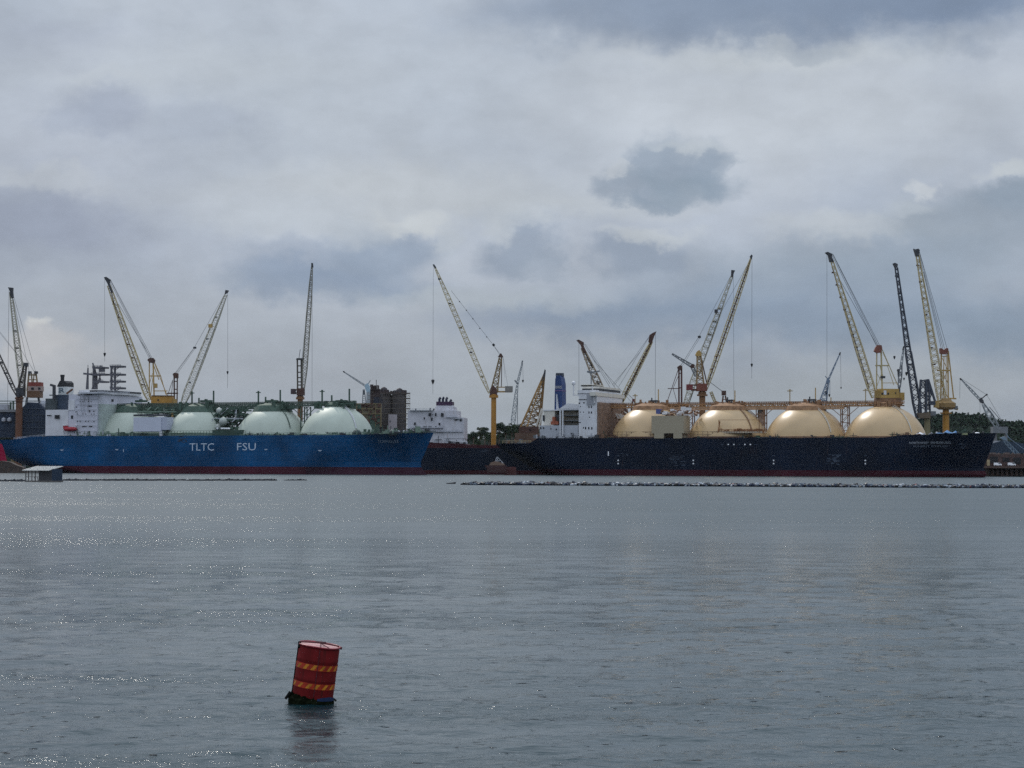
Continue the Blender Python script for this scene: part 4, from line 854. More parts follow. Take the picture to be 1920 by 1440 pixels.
TR = [(869, 806, 834, 11, 0, 'slim dark tree standing just right of the tanker white house'), (877, 813, 834, 11, 1, 'short round tree second to the right of the tanker white house'),
 (888, 808, 834, 14, 0, 'spreading dark tree left of the gap before the tallest middle tree'), (900, 798, 832, 16, 2, 'tall broken crowned tree midway between tanker house and yellow tower crane'), (909, 799, 832, 12, 0, 'tall dark tree touching the broken crowned tree on its right'),
 (917, 808, 832, 12, 1, 'low tree right against the left side of the yellow tower crane column'), (936, 791, 828, 17, 0, 'big round tree just right of the yellow tower crane column'), (948, 797, 828, 16, 0, 'middle sized tree between yellow column and far grey lattice crane'),
 (960, 793, 826, 17, 1, 'round tree at the foot of the far grey lattice crane'), (972, 791, 826, 16, 0, 'dark tree left of the rusty triangular boom'), (984, 796, 826, 16, 0, 'dark tree behind the rusty triangular boom'), (996, 800, 826, 15, 1, 'tree between the rusty triangular boom and the aft house of the navy carrier')]
for i, (px, yt, yb, wp, li, lab) in enumerate(TR): tree(px, yt, yb, wp*1.25, 1600-(i % 3)*12, li, lab, 100+i)
# ------------------------------------------------------------------ cranes
class Crane:
    def __init__(s, name, label, px, Y, group='dockyard cranes standing behind the ships', cat='crane', base=None):
        s.Y = Y; b = at(px, 884, Y); s.loc = Vector((b.x, Y, 2.4 if base is None else base)); s.root = empty(name, s.loc, label, cat, group); s.s = Y/F
    def p(s, px, py, dy=0): return at(px, py, s.Y+dy)-s.loc
    def lat(s, name, m, a, b, prof, bays=22, wc=.42, wd=.2, dep=.9, dya=0, dyb=0, parent=None, up=(0,1,0)):
        prof = [(t, w*s.s) for t, w in prof]; k = MB(); k.lattice(s.p(*a, dya), s.p(*b, dyb), prof, up, wc, wd, bays, dep); return k.build(name, m, parent or s.root)
    def bars(s, name, m, lst, w, parent=None, n=4):
        k = MB()
        for e in lst:
            a, b = e[0], e[1]; ww = e[2] if len(e) > 2 else w; k.bar(s.p(*a), s.p(*b), ww, n)
        return k.build(name, m, parent or s.root)
    def box(s, name, m, x0, y0, x1, y1, d0=-3, d1=3, parent=None):
        a = s.p(x0, y1, d0); b = s.p(x1, y0, d0); return MB().box(a.x, b.x, d0, d1, a.z, b.z).build(name, m, parent or s.root)
    def col(s, name, m, x0, x1, y0, y1=None, parent=None, n=20, ring=()):
        a = s.p((x0+x1)/2, y0); r = (x1-x0)/2*s.s; zb = 0 if y1 is None else s.p((x0+x1)/2, y1).z; k = MB(); prof = [(r, zb), (r, a.z)]
        k.lathe((a.x, 0, 0), prof, n)
        for py, w_, h_ in ring:
            z = s.p((x0+x1)/2, py).z; k.lathe((a.x, 0, 0), [(w_/2*s.s, z-h_/2), (w_/2*s.s, z+h_/2)], n)
        return k.build(name, m, parent or s.root)
    def head(s, m, pts, dep=2.4, name='jib_head', parent=None):
        k = MB(); k.prism([s.p(*q, -dep/2) for q in pts], (0, dep, 0)); return k.build(name, m, parent or s.root)
    def rope(s, lst, w=.13, name='hoist_rope', parent=None): return s.bars(name, ROPE, lst, w, parent)
    def hook(s, px, py, r=1.2, tail=0):
        c = s.p(px, py); r *= .72; k = MB(); k.lathe(c, [(.2, -r*1.8), (r*.7, -r*.6), (r, r*.5), (r*.7, r), (.2, r*1.1)], 10)
        if tail: k.bar(c, s.p(px, py+tail), .14)
        return k.build('hook_block', BLACK, s.root)
    def rungs(s, name, m, a, b, t0, t1, n, w, sz=1.0, parent=None):
        """small platforms spaced along a boom"""
        k = MB(); A_ = s.p(*a); B_ = s.p(*b)
        for i in range(n): c = A_.lerp(B_, t0+(t1-t0)*i/max(1, n-1)); k.box(c.x-w, c.x+w*.3, -sz, sz, c.z-.35, c.z+.5)
        return k.build(name, m, parent or s.root)
# C1a : pillar crane at the far left
c = Crane('pillar_crane', 'dark lattice crane on rust brown pillar, jib leaning out of the left edge', 36, 1282)
c.col('column', RUST, 30, 42.5, 742, ring=((747, 16, 1.2), (752, 17, .6)))
c.box('machinery_house', DARK, 30, 727, 43, 742); c.box('cab', DARK, 31, 736, 36, 744, -4, -2)
c.lat('mast', P('brown_black_lattice', (.05,.042,.036), .7, .2), (39, 732), (47.5, 684), [(0, 11), (1, 5)], 9, .55, .32, .8); c.box('mast_head', DARK, 43.5, 680, 51, 687, -2, 2)
c.lat('jib', P('brown_black_lattice'), (32, 742), (-20, 630), [(0, 3), (.15, 6), (1, 6)], 14, .4, .22)
c.rope([((0, 622), (46, 682)), ((-20, 600), (46, 682))]); c.bars('backstay', MATS['brown_black_lattice'], [((48, 684), (46, 738)), ((49, 684), (43, 738))], .35)
c.rungs('jib_platform', DARK, (32, 742), (-20, 630), .2, .55, 3, 1.6, parent=None)
# C1b
c = Crane('gantry_crane', 'yellow grey crane with rust red machinery house just right of the pillar crane', 64, 1300)
c.box('machinery_house', P('brown_house_paint', (.14,.075,.04), .7, .2), 50, 733, 74, 745, -5, 5); c.box('red_house', P('faded_red_paint', (.23,.05,.035), .7, .3), 53, 716.5, 76, 724, -4, 4); c.box('light_house', P('pale_house_paint', (.34,.26,.23), .7, .3), 52, 724, 77, 733, -4, 4)
windows_ = lambda cr, pts, d, m=GLASS: [cr.box('window', m, x-w_/2, y-h_/2, x+w_/2, y+h_/2, d-.15, d+.1) for x, y, w_, h_ in pts]
windows_(c, [(61, 728.5, 5, 4), (73.5, 728.5, 4, 4)], -4)
c.bars('a_frame', P('ochre_frame_paint', (.20,.15,.08), .7, .2), [((54.5, 697), (51, 733), .9), ((59, 700), (61, 733), .7), ((67, 697), (72, 733), .9), ((64, 700), (61, 733), .6), ((54, 703), (68, 703), .9), ((53, 712), (70, 712), .6)], .6)
c.box('sheave', DARK, 52.5, 696, 57.5, 700.5, -1.5, 1.5); c.box('sheave', DARK, 64, 696, 69.5, 700.5, -1.5, 1.5)
c.col('column', P('ochre_dull_column', (.16,.12,.06), .8, .2), 22, 31, 768); c.bars('portal', GREYL, [((51, 745), (46, 778), 1.2), ((72, 745), (78, 778), 1.2), ((46, 752), (84, 752), .5), ((46, 778), (46, 884), 1.2), ((78, 778), (78, 884), 1.2)], 1)
c.lat('jib', PALEL, (44.5, 745), (20, 548), [(0, 5), (.1, 10), (.5, 9.5), (.9, 5), (1, 3.5)], 26, .42, .22)
c.head(DARK, [(14.5, 538.5), (24, 539.5), (23.5, 546), (24.5, 558), (20.5, 558), (18, 545)]); c.rungs('jib_platform', DARK, (44, 740), (20, 548), .12, .62, 4, 1.7)
c.rope([((21, 543), (55, 698)), ((22, 543), (67, 698)), ((17, 541), (14, 780)), ((30, 640), (66, 700))], .16)
# C2
c = Crane('luffing_crane', 'cream lattice crane with an orange yellow machinery house above the second pale dome', 306, 1300)
OY = P('orange_yellow_house', (.37,.19,.03), .55, .12, .3, .15)
ho = c.box('machinery_house', OY, 283, 742.5, 322, 757, -5, 5); c.box('house_wing', YELD, 320, 748, 328.5, 757, -4, 4, ho); c.box('house_roof', RUSTD, 284, 741.3, 322, 742.8, -5.3, 5.3, ho)
windows_(c, [(296.5, 750, 2.4, 3)], -5); c.box('pedestal', YELD, 285, 757, 326, 765, -4, 4); c.bars('portal', YELD, [((290, 765), (286, 884), 1.6), ((322, 765), (328, 884), 1.6)], 1.6)
c.lat('jib', CREAM, (279.5, 750), (204, 535), [(0, 6), (.06, 11), (.35, 12.5), (.6, 10), (1, 5.5)], 34, .42, .24)
c.head(DARK, [(194.5, 520), (199, 518.8), (206.5, 524), (205, 531), (212, 548), (208, 548), (201, 531)]); c.bars('jib_walkway', RUSTD, [((277, 737), (213, 566)), ((213, 566), (205, 530))], .5)
c.rungs('jib_platform', RUSTD, (272, 730), (212, 562), .05, .95, 7, 1.3)
c.bars('a_frame', YELD, [((280, 678), (280, 745), .6), ((287, 674), (289, 745), .8), ((284, 674), (298, 712), .5), ((288, 676), (313, 741), .45), ((289, 678), (302, 706), .35), ((279, 705), (301, 705), .7), ((302, 706), (311, 740), .35), ((288, 733), (314, 733), .5), ((282, 745), (287, 705), .35), ((286, 700), (280, 720), .3)], .5)
c.head(RUSTD, [(276, 675), (279, 671.5), (287, 671), (290, 675), (289, 680), (280, 680)], 3, 'sheave_block'); c.box('winch_box', YELD, 288.5, 719, 294, 727, -1.5, 1.5)
c.rope([((206, 524), (283, 673)), ((207, 524), (286, 673)), ((205, 526), (281, 674)), ((222, 570), (284, 673))], .2, 'luffing_rope'); c.rope([((196.3, 522), (196.3, 664))]); c.hook(196.3, 664, 1.2, 14)
# C3
c = Crane('luffing_crane', 'pale grey lattice crane leaning right, with slim twin mast, beside the orange yellow house', 340, 1310)
c.lat('jib', PALEL, (343, 757), (424, 552), [(0, 8), (.1, 13), (.5, 12), (.8, 8.5), (1, 4)], 36, .36, .2)
c.head(DARK, [(422.5, 543.5), (428.5, 544.5), (426, 549), (421, 551.5)]); c.bars('jib_walkway', GREYL, [((349, 757), (426, 553))], .4)
c.box('jib_cab', YELD, 390.5, 607.5, 398, 614, -3.5, -1.5); c.rungs('jib_platform', GREYL, (350, 735), (420, 560), .1, .8, 4, 1.0)
c.bars('mast', RUSTD, [((326.5, 706), (327, 757), .8), ((332.5, 706), (332, 757), .7), ((326, 715), (333, 715), .6), ((326, 730), (333, 730), .6), ((313, 737.5), (334, 737.5), .8), ((324, 712), (314, 742), .3), ((324, 715), (321, 745), .3)], .5)
c.head(RUSTD, [(323.5, 701), (328, 698.5), (333.5, 700), (333.5, 709), (326, 709)], 3, 'sheave_block')
c.rope([((328, 700), (364, 652)), ((332, 701), (366, 653)), ((364, 652), (424, 547)), ((330, 700), (365, 651))], .16, 'luffing_rope'); c.bars('rope_pulley', DARK, [((362.5, 652), (368, 652), 1.2)], 1.2)
c.rope([((427, 546), (427, 698))]); c.hook(426.7, 698, 1.0, 30); c.box('pedestal', GREEN, 310, 757, 360, 884, -4, 4)
# C4
c = Crane('tower_crane', 'nearly upright grey lattice crane on rust column between third and fourth pale domes', 563, 1292)
RC = P('rust_red_column', (.19,.095,.04), .75, .25, .2, .3)
c.col('column', RC, 558, 568, 741, ring=((747, 16, 1.3), (744, 13, .8)))
c.box('machinery_house', RUSTD, 556, 728, 570, 741, -3, 3); c.box('counterweight', P('dark_plum_steel', (.05,.032,.034), .7, .2), 545, 729, 553, 738.5, -3, 3); c.bars('counter_jib', RUSTD, [((553, 731), (558, 731), .8), ((553, 737), (558, 737), .8)], .6)
c.bars('mast', P('dark_olive_steel', (.07,.06,.045), .7, .2), [((557.5, 673), (558, 728), .9), ((565.5, 673), (566, 728), 1.3)]+[((557.5, y), (566, y), .7) for y in (674, 686, 698, 708, 716, 722)], .7)
c.head(DARK, [(555, 674.5), (556, 671.5), (568, 671.5), (569, 674)], 3, 'mast_head'); c.bars('aerial', DARK, [((560.5, 672), (563, 655), .3)], .3)
c.lat('jib', P('warm_grey_lattice', (.20,.19,.15), .6, .15, .2, .2), (568.5, 735), (585, 500), [(0, 3), (.18, 8.5), (.6, 8), (.85, 5.5), (1, 2)], 42, .46, .26); c.head(DARK, [(583.5, 493), (586.5, 493), (587.5, 501), (583.5, 501)], 1.5)
c.rope([((566, 673), (583, 515)), ((567, 673), (584, 520)), ((585.5, 498), (585, 757))], .15)
# C5
c = Crane('tower_crane', 'tall yellow column crane with grey counterweight box standing before the middle trees', 926, 1292)
YC = P('golden_column_paint', (.36,.175,.025), .6, .12, .2, .12)
c.col('column', YC, 921, 930.6, 741, ring=((743.5, 17, 1.6), (741, 14, 1.2)))
c.head(RUSTD, [(918, 741), (919, 729), (924, 722), (931, 728), (933, 736), (931, 741)], 4, 'slewing_house')
c.box('counterweight', P('grey_box_steel', (.19,.185,.17), .6, .1), 947, 724, 961.5, 734.6, -3, 3); c.bars('counter_jib', YELD, [((930, 726), (947, 726), .6), ((930, 734.5), (960, 734.5), .9), ((934, 726), (934, 734), .5)], .6)
c.lat('mast', P('dull_gold_lattice', (.20,.14,.06), .7, .2, .2, .3), (926.5, 732), (938.5, 671), [(0, 12), (.5, 8), (1, 4.5)], 9, .8, .4, .8); c.head(RUSTD, [(933.5, 669), (935, 667), (938, 662.5), (940, 662.5), (943, 668), (942, 671)], 2.5, 'mast_head')
c.bars('mast_stay', RUSTD, [((941, 670), (940, 727), .5)], .5)
c.lat('jib', CREAM, (917.5, 737), (815, 500), [(0, 3), (.1, 7), (.3, 8.5), (.75, 8), (1, 2)], 46, .45, .22); c.head(DARK, [(811, 496), (814, 495.3), (818, 501), (815, 503)], 1.5)
c.rungs('jib_platform', DARK, (917, 735), (815, 500), .12, .9, 5, 1.3); c.rope([((846, 545), (925, 647)), ((925, 647), (938, 664)), ((925, 647), (938, 667))], .16, 'luffing_rope'); c.bars('rope_pulley', BLACK, [((924, 645), (927, 648.5), 1.5)]+[((x, y), (x+1.2, y+1.4), .7) for x, y in ((861, 565), (874, 581), (886, 597), (899, 615), (912, 631))], 1)
c.rope([((943, 667), (947, 708)), ((943, 667), (952, 724))], .12, 'backstay_rope'); c.rope([((812.5, 498), (811.7, 715))]); c.hook(811.7, 715, 1.5, 24)
# C6 far thin
c = Crane('far_crane', 'thin pale grey crawler crane with a fly jib far behind the trees', 968, 1720, 'distant cranes beyond the yard')
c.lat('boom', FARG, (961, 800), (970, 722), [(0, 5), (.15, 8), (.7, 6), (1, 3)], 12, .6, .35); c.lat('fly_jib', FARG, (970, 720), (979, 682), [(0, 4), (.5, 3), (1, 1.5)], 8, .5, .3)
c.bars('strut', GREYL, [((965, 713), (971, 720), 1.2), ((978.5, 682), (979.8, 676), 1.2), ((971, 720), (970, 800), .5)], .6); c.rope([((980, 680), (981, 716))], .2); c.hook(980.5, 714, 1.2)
# C7 rusty A frame boom
c = Crane('sheerleg_crane', 'rust brown triangular lattice sheerleg boom behind the stern of the navy carrier', 1000, 1270, base=0)
q = c.p(1022, 695); k = MB(); k2 = MB()
OR = P('orange_rust_steel', (.26,.15,.05), .8, .25, .3, .3)
A1, A2 = c.p(974, 806, -5), c.p(1006, 812, 6); A3, A4 = c.p(984, 812, -5), c.p(1013, 800, 6); T_ = c.p(1022, 697)
k.bar(A1, T_, 1.2, 4, .8); k.bar(A3, T_, .9, 4, .6); k.bar(A2, T_, 1., 4, .7); k.bar(A4, T_, 1., 4, .7)
for i in range(9):
    t = i/9; u = (i+1)/9
    for a, b in ((A1, A3), (A3, A2), (A2, A4), (A1, A2)):
        pa, pb = a.lerp(T_, t), b.lerp(T_, u); k2.bar(pa, pb, .42*(1-t*.4)); pa, pb = b.lerp(T_, t), a.lerp(T_, t); k2.bar(pa, pb, .36)
for i in range(5):
    t = .05+i/5*.6; pa = A1.lerp(T_, t); pb = A3.lerp(T_, t+.12); pc = A4.lerp(T_, t+.05); k2.bar(pa, pc, .45); k2.bar(pb, pc, .5); k2.bar(A2.lerp(T_, t), A1.lerp(T_, t+.16), .4)
pl = MB(); pl.prism([A3.lerp(T_, .8), T_, A4.lerp(T_, .7), A4.lerp(T_, .6)], (0, .4, 0)); pl.build('boom_plating', P('dull_brown_plating', (.10,.075,.05), .8, .3, .4, .3), c.root)
k.build('boom_leg', OR, c.root); k2.build('boom_bracing', P('mid_brown_steel', (.20,.12,.045), .8, .25, .3, .3), c.root)
c.head(DARK, [(1020, 697), (1021, 692.5), (1023.5, 694), (1022.5, 705), (1012, 720), (1017, 709)], 2.5); c.bars('white_strut', CREAMW, [((1016, 766), (1005, 800), 1.1), ((1018, 768), (1010, 805), .8)], 1)
c.box('winch_house', RUSTD, 973, 800, 1010, 812, -6, 6); c.box('pontoon', P('brown_pontoon', (.10,.06,.04), .8, .3), 965, 812, 1014, 884, -8, 8)
windows_(c, [(994, 806, 3, 3)], -6)
# C8 / C9
c = Crane('luffing_crane', 'rust and cream crane rising behind the bridge of the navy carrier, jib pointing left', 1130, 1290)
c.lat('jib', P('rust_cream_lattice', (.24,.19,.13), .7, .35, .3, .5), (1140, 762), (1092, 652), [(0, 13), (.5, 12), (.9, 6), (1, 5)], 15, .75, .4)
c.head(RUSTD, [(1081, 638), (1085, 636.5), (1095, 642), (1094.5, 648), (1099, 660), (1094, 662), (1088.5, 646)], 3); c.bars('jib_walkway', DARK, [((1095, 655), (1112, 690), 1.4), ((1119, 715), (1134, 740), 1.2)], 1); c.rope([((1085.5, 640), (1085.5, 742)), ((1095, 645), (1150, 737)), ((1097, 645), (1163, 741)), ((1105, 660), (1144, 720)), ((1113, 675), (1185, 755))], .18)
c.rungs('jib_platform', DARK, (1140, 762), (1092, 652), .2, .8, 3, 2); c.hook(1085.5, 738, .9); c.box('pedestal', RUSTD, 1133, 757, 1160, 884, -4, 4)
c = Crane('luffing_crane', 'cream crane with rust brown head pointing right just right of the navy carrier bridge', 1160, 1305)
c.lat('jib', CREAM, (1161, 760), (1222, 640), [(0, 8), (.3, 10), (.85, 7), (1, 4)], 20, .45, .26); c.bars('jib_walkway', RUSTD, [((1165, 755), (1220, 644), 1.5)], 1)
c.head(RUSTD, [(1218, 628), (1224, 624), (1231, 621), (1229, 626), (1227, 630), (1222, 644), (1216, 641)], 3); c.rope([((1218, 630), (1150, 725)), ((1216, 634), (1160, 725)), ((1229, 625), (1228.5, 757)), ((1200, 660), (1148, 722))], .18); c.box('pedestal', RUSTD, 1155, 757, 1175, 884, -4, 4)
# C10
c = Crane('tower_crane', 'red brown column crane with dark red counterweight over the second cream dome', 1316, 1296)
c.col('column', RC, 1311, 1322.5, 733, ring=((741, 20, 1.0), (737, 15, 1.4))); ho = c.box('machinery_house', P('brick_red_house', (.17,.055,.035), .7, .2), 1307, 719, 1326, 733, -3.5, 3.5)
c.box('counterweight', P('deep_red_paint', (.14,.03,.03), .7, .2), 1288, 720.5, 1299, 731, -3, 3); c.bars('counter_jib', RUST, [((1299, 722), (1308, 722), .9), ((1296, 731), (1308, 731), 1.2)], .6)
c.lat('mast', P('gold_brown_lattice', (.24,.16,.07), .7, .25, .3, .3), (1313, 722), (1310.5, 664), [(0, 14), (.4, 10), (1, 7)], 9, .7, .4, .7); c.head(YELD, [(1304, 665), (1307, 659), (1311, 656), (1314, 660), (1316, 664), (1314, 668), (1306, 668)], 3, 'mast_head'); c.bars('mast_stay', RUSTD, [((1314, 668), (1326, 722), .7)], .6)
c.lat('jib', CREAM, (1324, 730), (1408, 484), [(0, 4), (.12, 8), (.5, 9), (.85, 7), (1, 2)], 46, .4, .22); c.bars('jib_walkway', P('maroon_rail', (.07,.035,.035), .7, .2), [((1326, 722), (1407, 488), .85)], .8); c.head(DARK, [(1406, 481), (1409, 477), (1411.5, 479.5), (1409, 487)], 1.6)
c.rungs('jib_platform', RUST, (1323, 730), (1408, 484), .15, .25, 2, 1.6); c.rope([((1312, 658), (1404, 492)), ((1410, 481), (1409.6, 684))], .16); c.hook(1409.6, 684, 1.1, 26)
c.lat('auxiliary_jib', GREYL, (1306, 705), (1297, 686), [(0, 6), (1, 5)], 4, .5, .3); c.lat('auxiliary_jib', GREYL, (1300, 688), (1260, 663.5), [(0, 6), (.5, 4), (1, 2)], 8, .5, .3); c.head(RUSTD, [(1293, 686), (1299, 682), (1303, 684), (1302, 690), (1297, 690)], 2.5, 'sheave_block')
# C11
c = Crane('luffing_crane', 'pale grey crane with slim twin mast, just behind the red brown column crane', 1278, 1330)
c.lat('jib', PALEL, (1283, 762), (1373, 516), [(0, 6), (.15, 11), (.6, 11), (.85, 6), (1, 3)], 40, .45, .25); c.bars('jib_walkway', DARK, [((1290, 762), (1374, 520), .5)], .5); c.head(DARK, [(1371.5, 506), (1378.5, 507), (1376, 512), (1374, 520), (1371, 518)], 2)
c.rungs('jib_platform', DARK, (1284, 762), (1371, 518), .55, .75, 3, 1.6); c.box('jib_cab', DARK, 1340, 580, 1346, 586.5, -3, -1)
c.bars('mast', P('brown_mast_paint', (.09,.04,.035), .7, .2), [((1273, 690), (1273, 757), 1.0), ((1277.8, 688), (1278, 757), 1.1), ((1273, 700), (1278, 700), .6), ((1273, 727), (1278, 727), .6), ((1272, 692), (1252, 750), .4), ((1274, 700), (1262, 728), .3), ((1252, 728.5), (1275, 728.5), .5), ((1262, 728), (1270, 757), .3)], .5)
c.head(RUSTD, [(1270, 688), (1275, 684.5), (1279, 686), (1279, 694), (1272, 694)], 3, 'sheave_block'); c.rope([((1276, 686), (1310, 632)), ((1279, 687), (1313, 632)), ((1310, 632), (1373, 512)), ((1277, 685), (1311, 630))], .18, 'luffing_rope'); c.bars('rope_pulley', DARK, [((1308.5, 632), (1314, 631.5), 1.5)], 1.4)
c.rope([((1375, 512), (1376, 750))], .14); c.box('pedestal', RUSTD, 1240, 757, 1290, 884, -4, 4)
# C12 little heads behind catwalk
c = Crane('deck_crane', 'small crane with dark red box head right of the red brown column crane', 1358, 1300)
c.bars('mast', RUST, [((1356, 742), (1354, 757), .9), ((1360, 742), (1363, 757), .9), ((1354, 749), (1363, 749), .5)], .8); c.box('cab', RUSTD, 1354, 732.5, 1361.5, 741, -2, 2); c.rope([((1356, 735), (1328, 714))], .3, 'stay_rope'); c.lat('jib', CREAM, (1333, 735), (1342, 757), [(0, 4), (1, 4)], 5, .5, .3); c.bars('portal', RUST, [((1354, 757), (1354, 884), 1), ((1363, 757), (1363, 884), 1)], 1)
c = Crane('deck_crane', 'small crane with dark red cab just left of the first cream dome top', 1189, 1300)
c.bars('mast', RUST, [((1186, 753), (1184, 762), .9), ((1190, 753), (1193, 762), .9)], .8); c.box('cab', P('deep_red_paint'), 1186, 748, 1191.5, 753, -2, 2); c.rope([((1188, 749), (1172, 734))], .25, 'stay_rope'); c.bars('portal', RUST, [((1184, 762), (1184, 884), 1), ((1193, 762), (1193, 884), 1)], 1)
# C13
c = Crane('far_crane', 'small hazy blue crane seen between the third and fourth cream domes', 1546, 1800, 'distant cranes beyond the yard')
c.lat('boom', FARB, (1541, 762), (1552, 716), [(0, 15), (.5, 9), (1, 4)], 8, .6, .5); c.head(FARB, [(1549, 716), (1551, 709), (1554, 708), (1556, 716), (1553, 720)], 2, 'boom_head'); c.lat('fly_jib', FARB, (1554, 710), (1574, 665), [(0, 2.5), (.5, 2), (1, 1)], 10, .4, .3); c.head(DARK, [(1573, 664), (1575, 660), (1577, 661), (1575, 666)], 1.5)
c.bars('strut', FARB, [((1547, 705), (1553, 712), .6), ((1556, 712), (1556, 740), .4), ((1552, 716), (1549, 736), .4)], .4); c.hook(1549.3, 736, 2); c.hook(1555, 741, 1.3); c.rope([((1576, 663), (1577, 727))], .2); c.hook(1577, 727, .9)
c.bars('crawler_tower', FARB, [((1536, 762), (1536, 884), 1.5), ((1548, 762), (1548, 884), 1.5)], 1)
# C14
c = Crane('luffing_crane', 'cream crane with a pale yellow machinery house right above the fourth cream dome', 1668, 1298)
HY = P('pale_yellow_house', (.44,.28,.075), .6, .1, .3, .12)
ho = c.box('machinery_house', HY, 1648, 729, 1686, 746, -5, 5); c.box('house_wing', HY, 1684, 736, 1696, 750, -4, 4, ho); c.box('house_base', P('brown_base_paint', (.19,.10,.05), .7, .3), 1644, 746, 1690, 757, -5, 5, ho); c.box('cab', P('ochre_cab_paint', (.28,.18,.05), .6, .1), 1641, 732, 1650, 746, -6, -3, ho); c.box('white_panel', WHITE, 1657, 732, 1662, 740, -5.2, -5, ho)
windows_(c, [(1654.5, 738, 2.8, 3.6), (1665.5, 738, 2.8, 3.6), (1679.5, 737, 1.6, 3.6)], -5.1)
c.lat('jib', CREAM, (1639, 745), (1560, 490), [(0, 8), (.08, 13), (.35, 13), (.7, 8.5), (1, 4.5)], 42, .42, .25); c.bars('jib_walkway', RUSTD, [((1630, 728), (1560, 500), .5)], .5); c.rungs('jib_platform', RUSTD, (1630, 725), (1560, 500), .02, .95, 10, 1.3)
c.head(DARK, [(1547.5, 473.5), (1552, 472), (1561, 476), (1560, 482), (1564, 490), (1556, 491), (1553, 478)], 3)
c.bars('a_frame', CREAM, [((1644, 655), (1643.5, 730), .7), ((1652, 655), (1654, 730), .9), ((1654, 655), (1683, 722), .45), ((1655, 660), (1667, 686), .4), ((1664, 686), (1676, 722), .35), ((1641, 685.5), (1667, 685.5), .8), ((1650, 686), (1656, 708), .5), ((1654, 718), (1683, 718), .4), ((1644, 700), (1653, 715), .3), ((1644, 725), (1653, 700), .3)], .5)
c.head(P('red_brown_sheave', (.17,.06,.04), .7, .3), [(1639, 658.5), (1642, 651), (1645, 647), (1653, 647), (1654.5, 653), (1652, 661), (1645, 662)], 3, 'sheave_block'); c.box('winch_box', DARK, 1652, 705, 1660, 709, -1.5, 1.5)
c.rope([((1561, 476), (1647, 649)), ((1562, 477), (1650, 649)), ((1572, 520), (1646, 650)), ((1560, 478), (1644, 650))], .22, 'luffing_rope'); c.rope([((1550.5, 476), (1550.5, 757))], .15); c.bars('portal', YELD, [((1650, 757), (1648, 884), 1.6), ((1684, 757), (1688, 884), 1.6)], 1.5)
# C15
c = Crane('far_crane', 'little dark crane peeping over the pale yellow machinery house', 1687, 1560, 'distant cranes beyond the yard')
c.lat('boom', GREYL, (1686, 726), (1690, 683), [(0, 4), (.5, 6), (1, 3)], 7, .5, .4); c.lat('fly_jib', FARG, (1690, 683), (1694, 655), [(0, 4), (1, 2)], 5, .4, .3); c.head(BLACK, [(1692, 656), (1694, 649), (1696, 649), (1694.5, 656)], 1.5); c.bars('strut', DARK, [((1682, 694), (1688, 698), 1), ((1684, 692), (1685, 706), 1.3), ((1686, 726), (1686, 884), 1.5)], 1); c.hook(1677, 669.7, 1.3)
# C16
c = Crane('lattice_crane', 'dark blue grey lattice crane just left of the yellow round platform crane', 1739, 1288)
c.lat('jib', DKL, (1723, 783), (1703, 660), [(0, 9), (.2, 13), (1, 10)], 13, .75, .42); c.lat('jib_tip', DKL, (1703, 660), (1680.5, 502), [(0, 9), (.5, 6), (1, 4.5)], 22, .6, .36); c.head(DARK, [(1674.5, 494), (1678, 492.5), (1683.5, 495), (1683, 501), (1679, 503)], 2.5); c.rungs('jib_platform', DARK, (1720, 760), (1681, 505), .3, .95, 6, 1.6)
c.lat('mast', DKL, (1729, 780), (1731, 712), [(0, 14), (1, 9)], 7, .8, .5); c.lat('mast', DKL, (1740, 780), (1740, 713), [(0, 8), (1, 3)], 8, .7, .45)
c.bars('a_frame', DKL, [((1728, 714), (1740, 712), .9), ((1740, 711), (1753, 752), 1.3), ((1739, 714), (1744, 755), 1.0), ((1742, 722), (1746, 742), .5), ((1748, 735), (1742, 752), .5)], .8); c.box('counterweight', DKL, 1743, 752, 1754, 759, -3, 3)
c.col('column', P('dull_khaki_column', (.17,.15,.08), .75, .2), 1733, 1744, 772, 884); c.box('machinery_house', P('brown_grey_house', (.10,.075,.05), .7, .3), 1723, 774, 1745, 784, -4, 4); c.box('cab', GREYL, 1745, 771, 1755, 779, -3, 2); c.hook(1699.5, 700, 1.2); c.hook(1695, 710, .8)
# C17
c = Crane('tower_crane', 'yellow column crane with round yellow platform above the navy carrier bow', 1773, 1292)
c.col('column', YC, 1767.5, 1779.5, 767, ring=((774.5, 22, .7),)); k = MB()
a = c.p(1773, 768); k.lathe((a.x, 0, 0), [(13*c.s, a.z), (19*c.s, c.p(1773, 764).z), (19*c.s, c.p(1773, 756).z), (12*c.s, c.p(1773, 752).z), (9*c.s, c.p(1773, 747).z)], 20); k.build('slewing_platform', P('ochre_platform_paint', (.24,.15,.055), .65, .15, .3, .2), c.root)
c.bars('platform_rail', YELD, [((1752, 757), (1796, 767), 1.5), ((1777, 747), (1793, 747.5), .9), ((1754, 752), (1770, 752), .5)], .9); c.box('platform_box', GREYL, 1778, 761, 1796, 767, -3, 3); c.box('cab', YELD, 1752, 752, 1761, 764, -5, -2)
c.lat('jib', CREAM, (1766, 750), (1720, 478), [(0, 14), (.1, 15), (.4, 12), (.75, 8), (1, 5)], 46, .42, .26); c.rungs('jib_platform', RUSTD, (1762, 740), (1720, 485), .1, .95, 8, 1.3); c.head(DARK, [(1713.5, 466), (1716, 467.5), (1722, 466), (1725, 469), (1722, 480), (1717.5, 480)], 3)
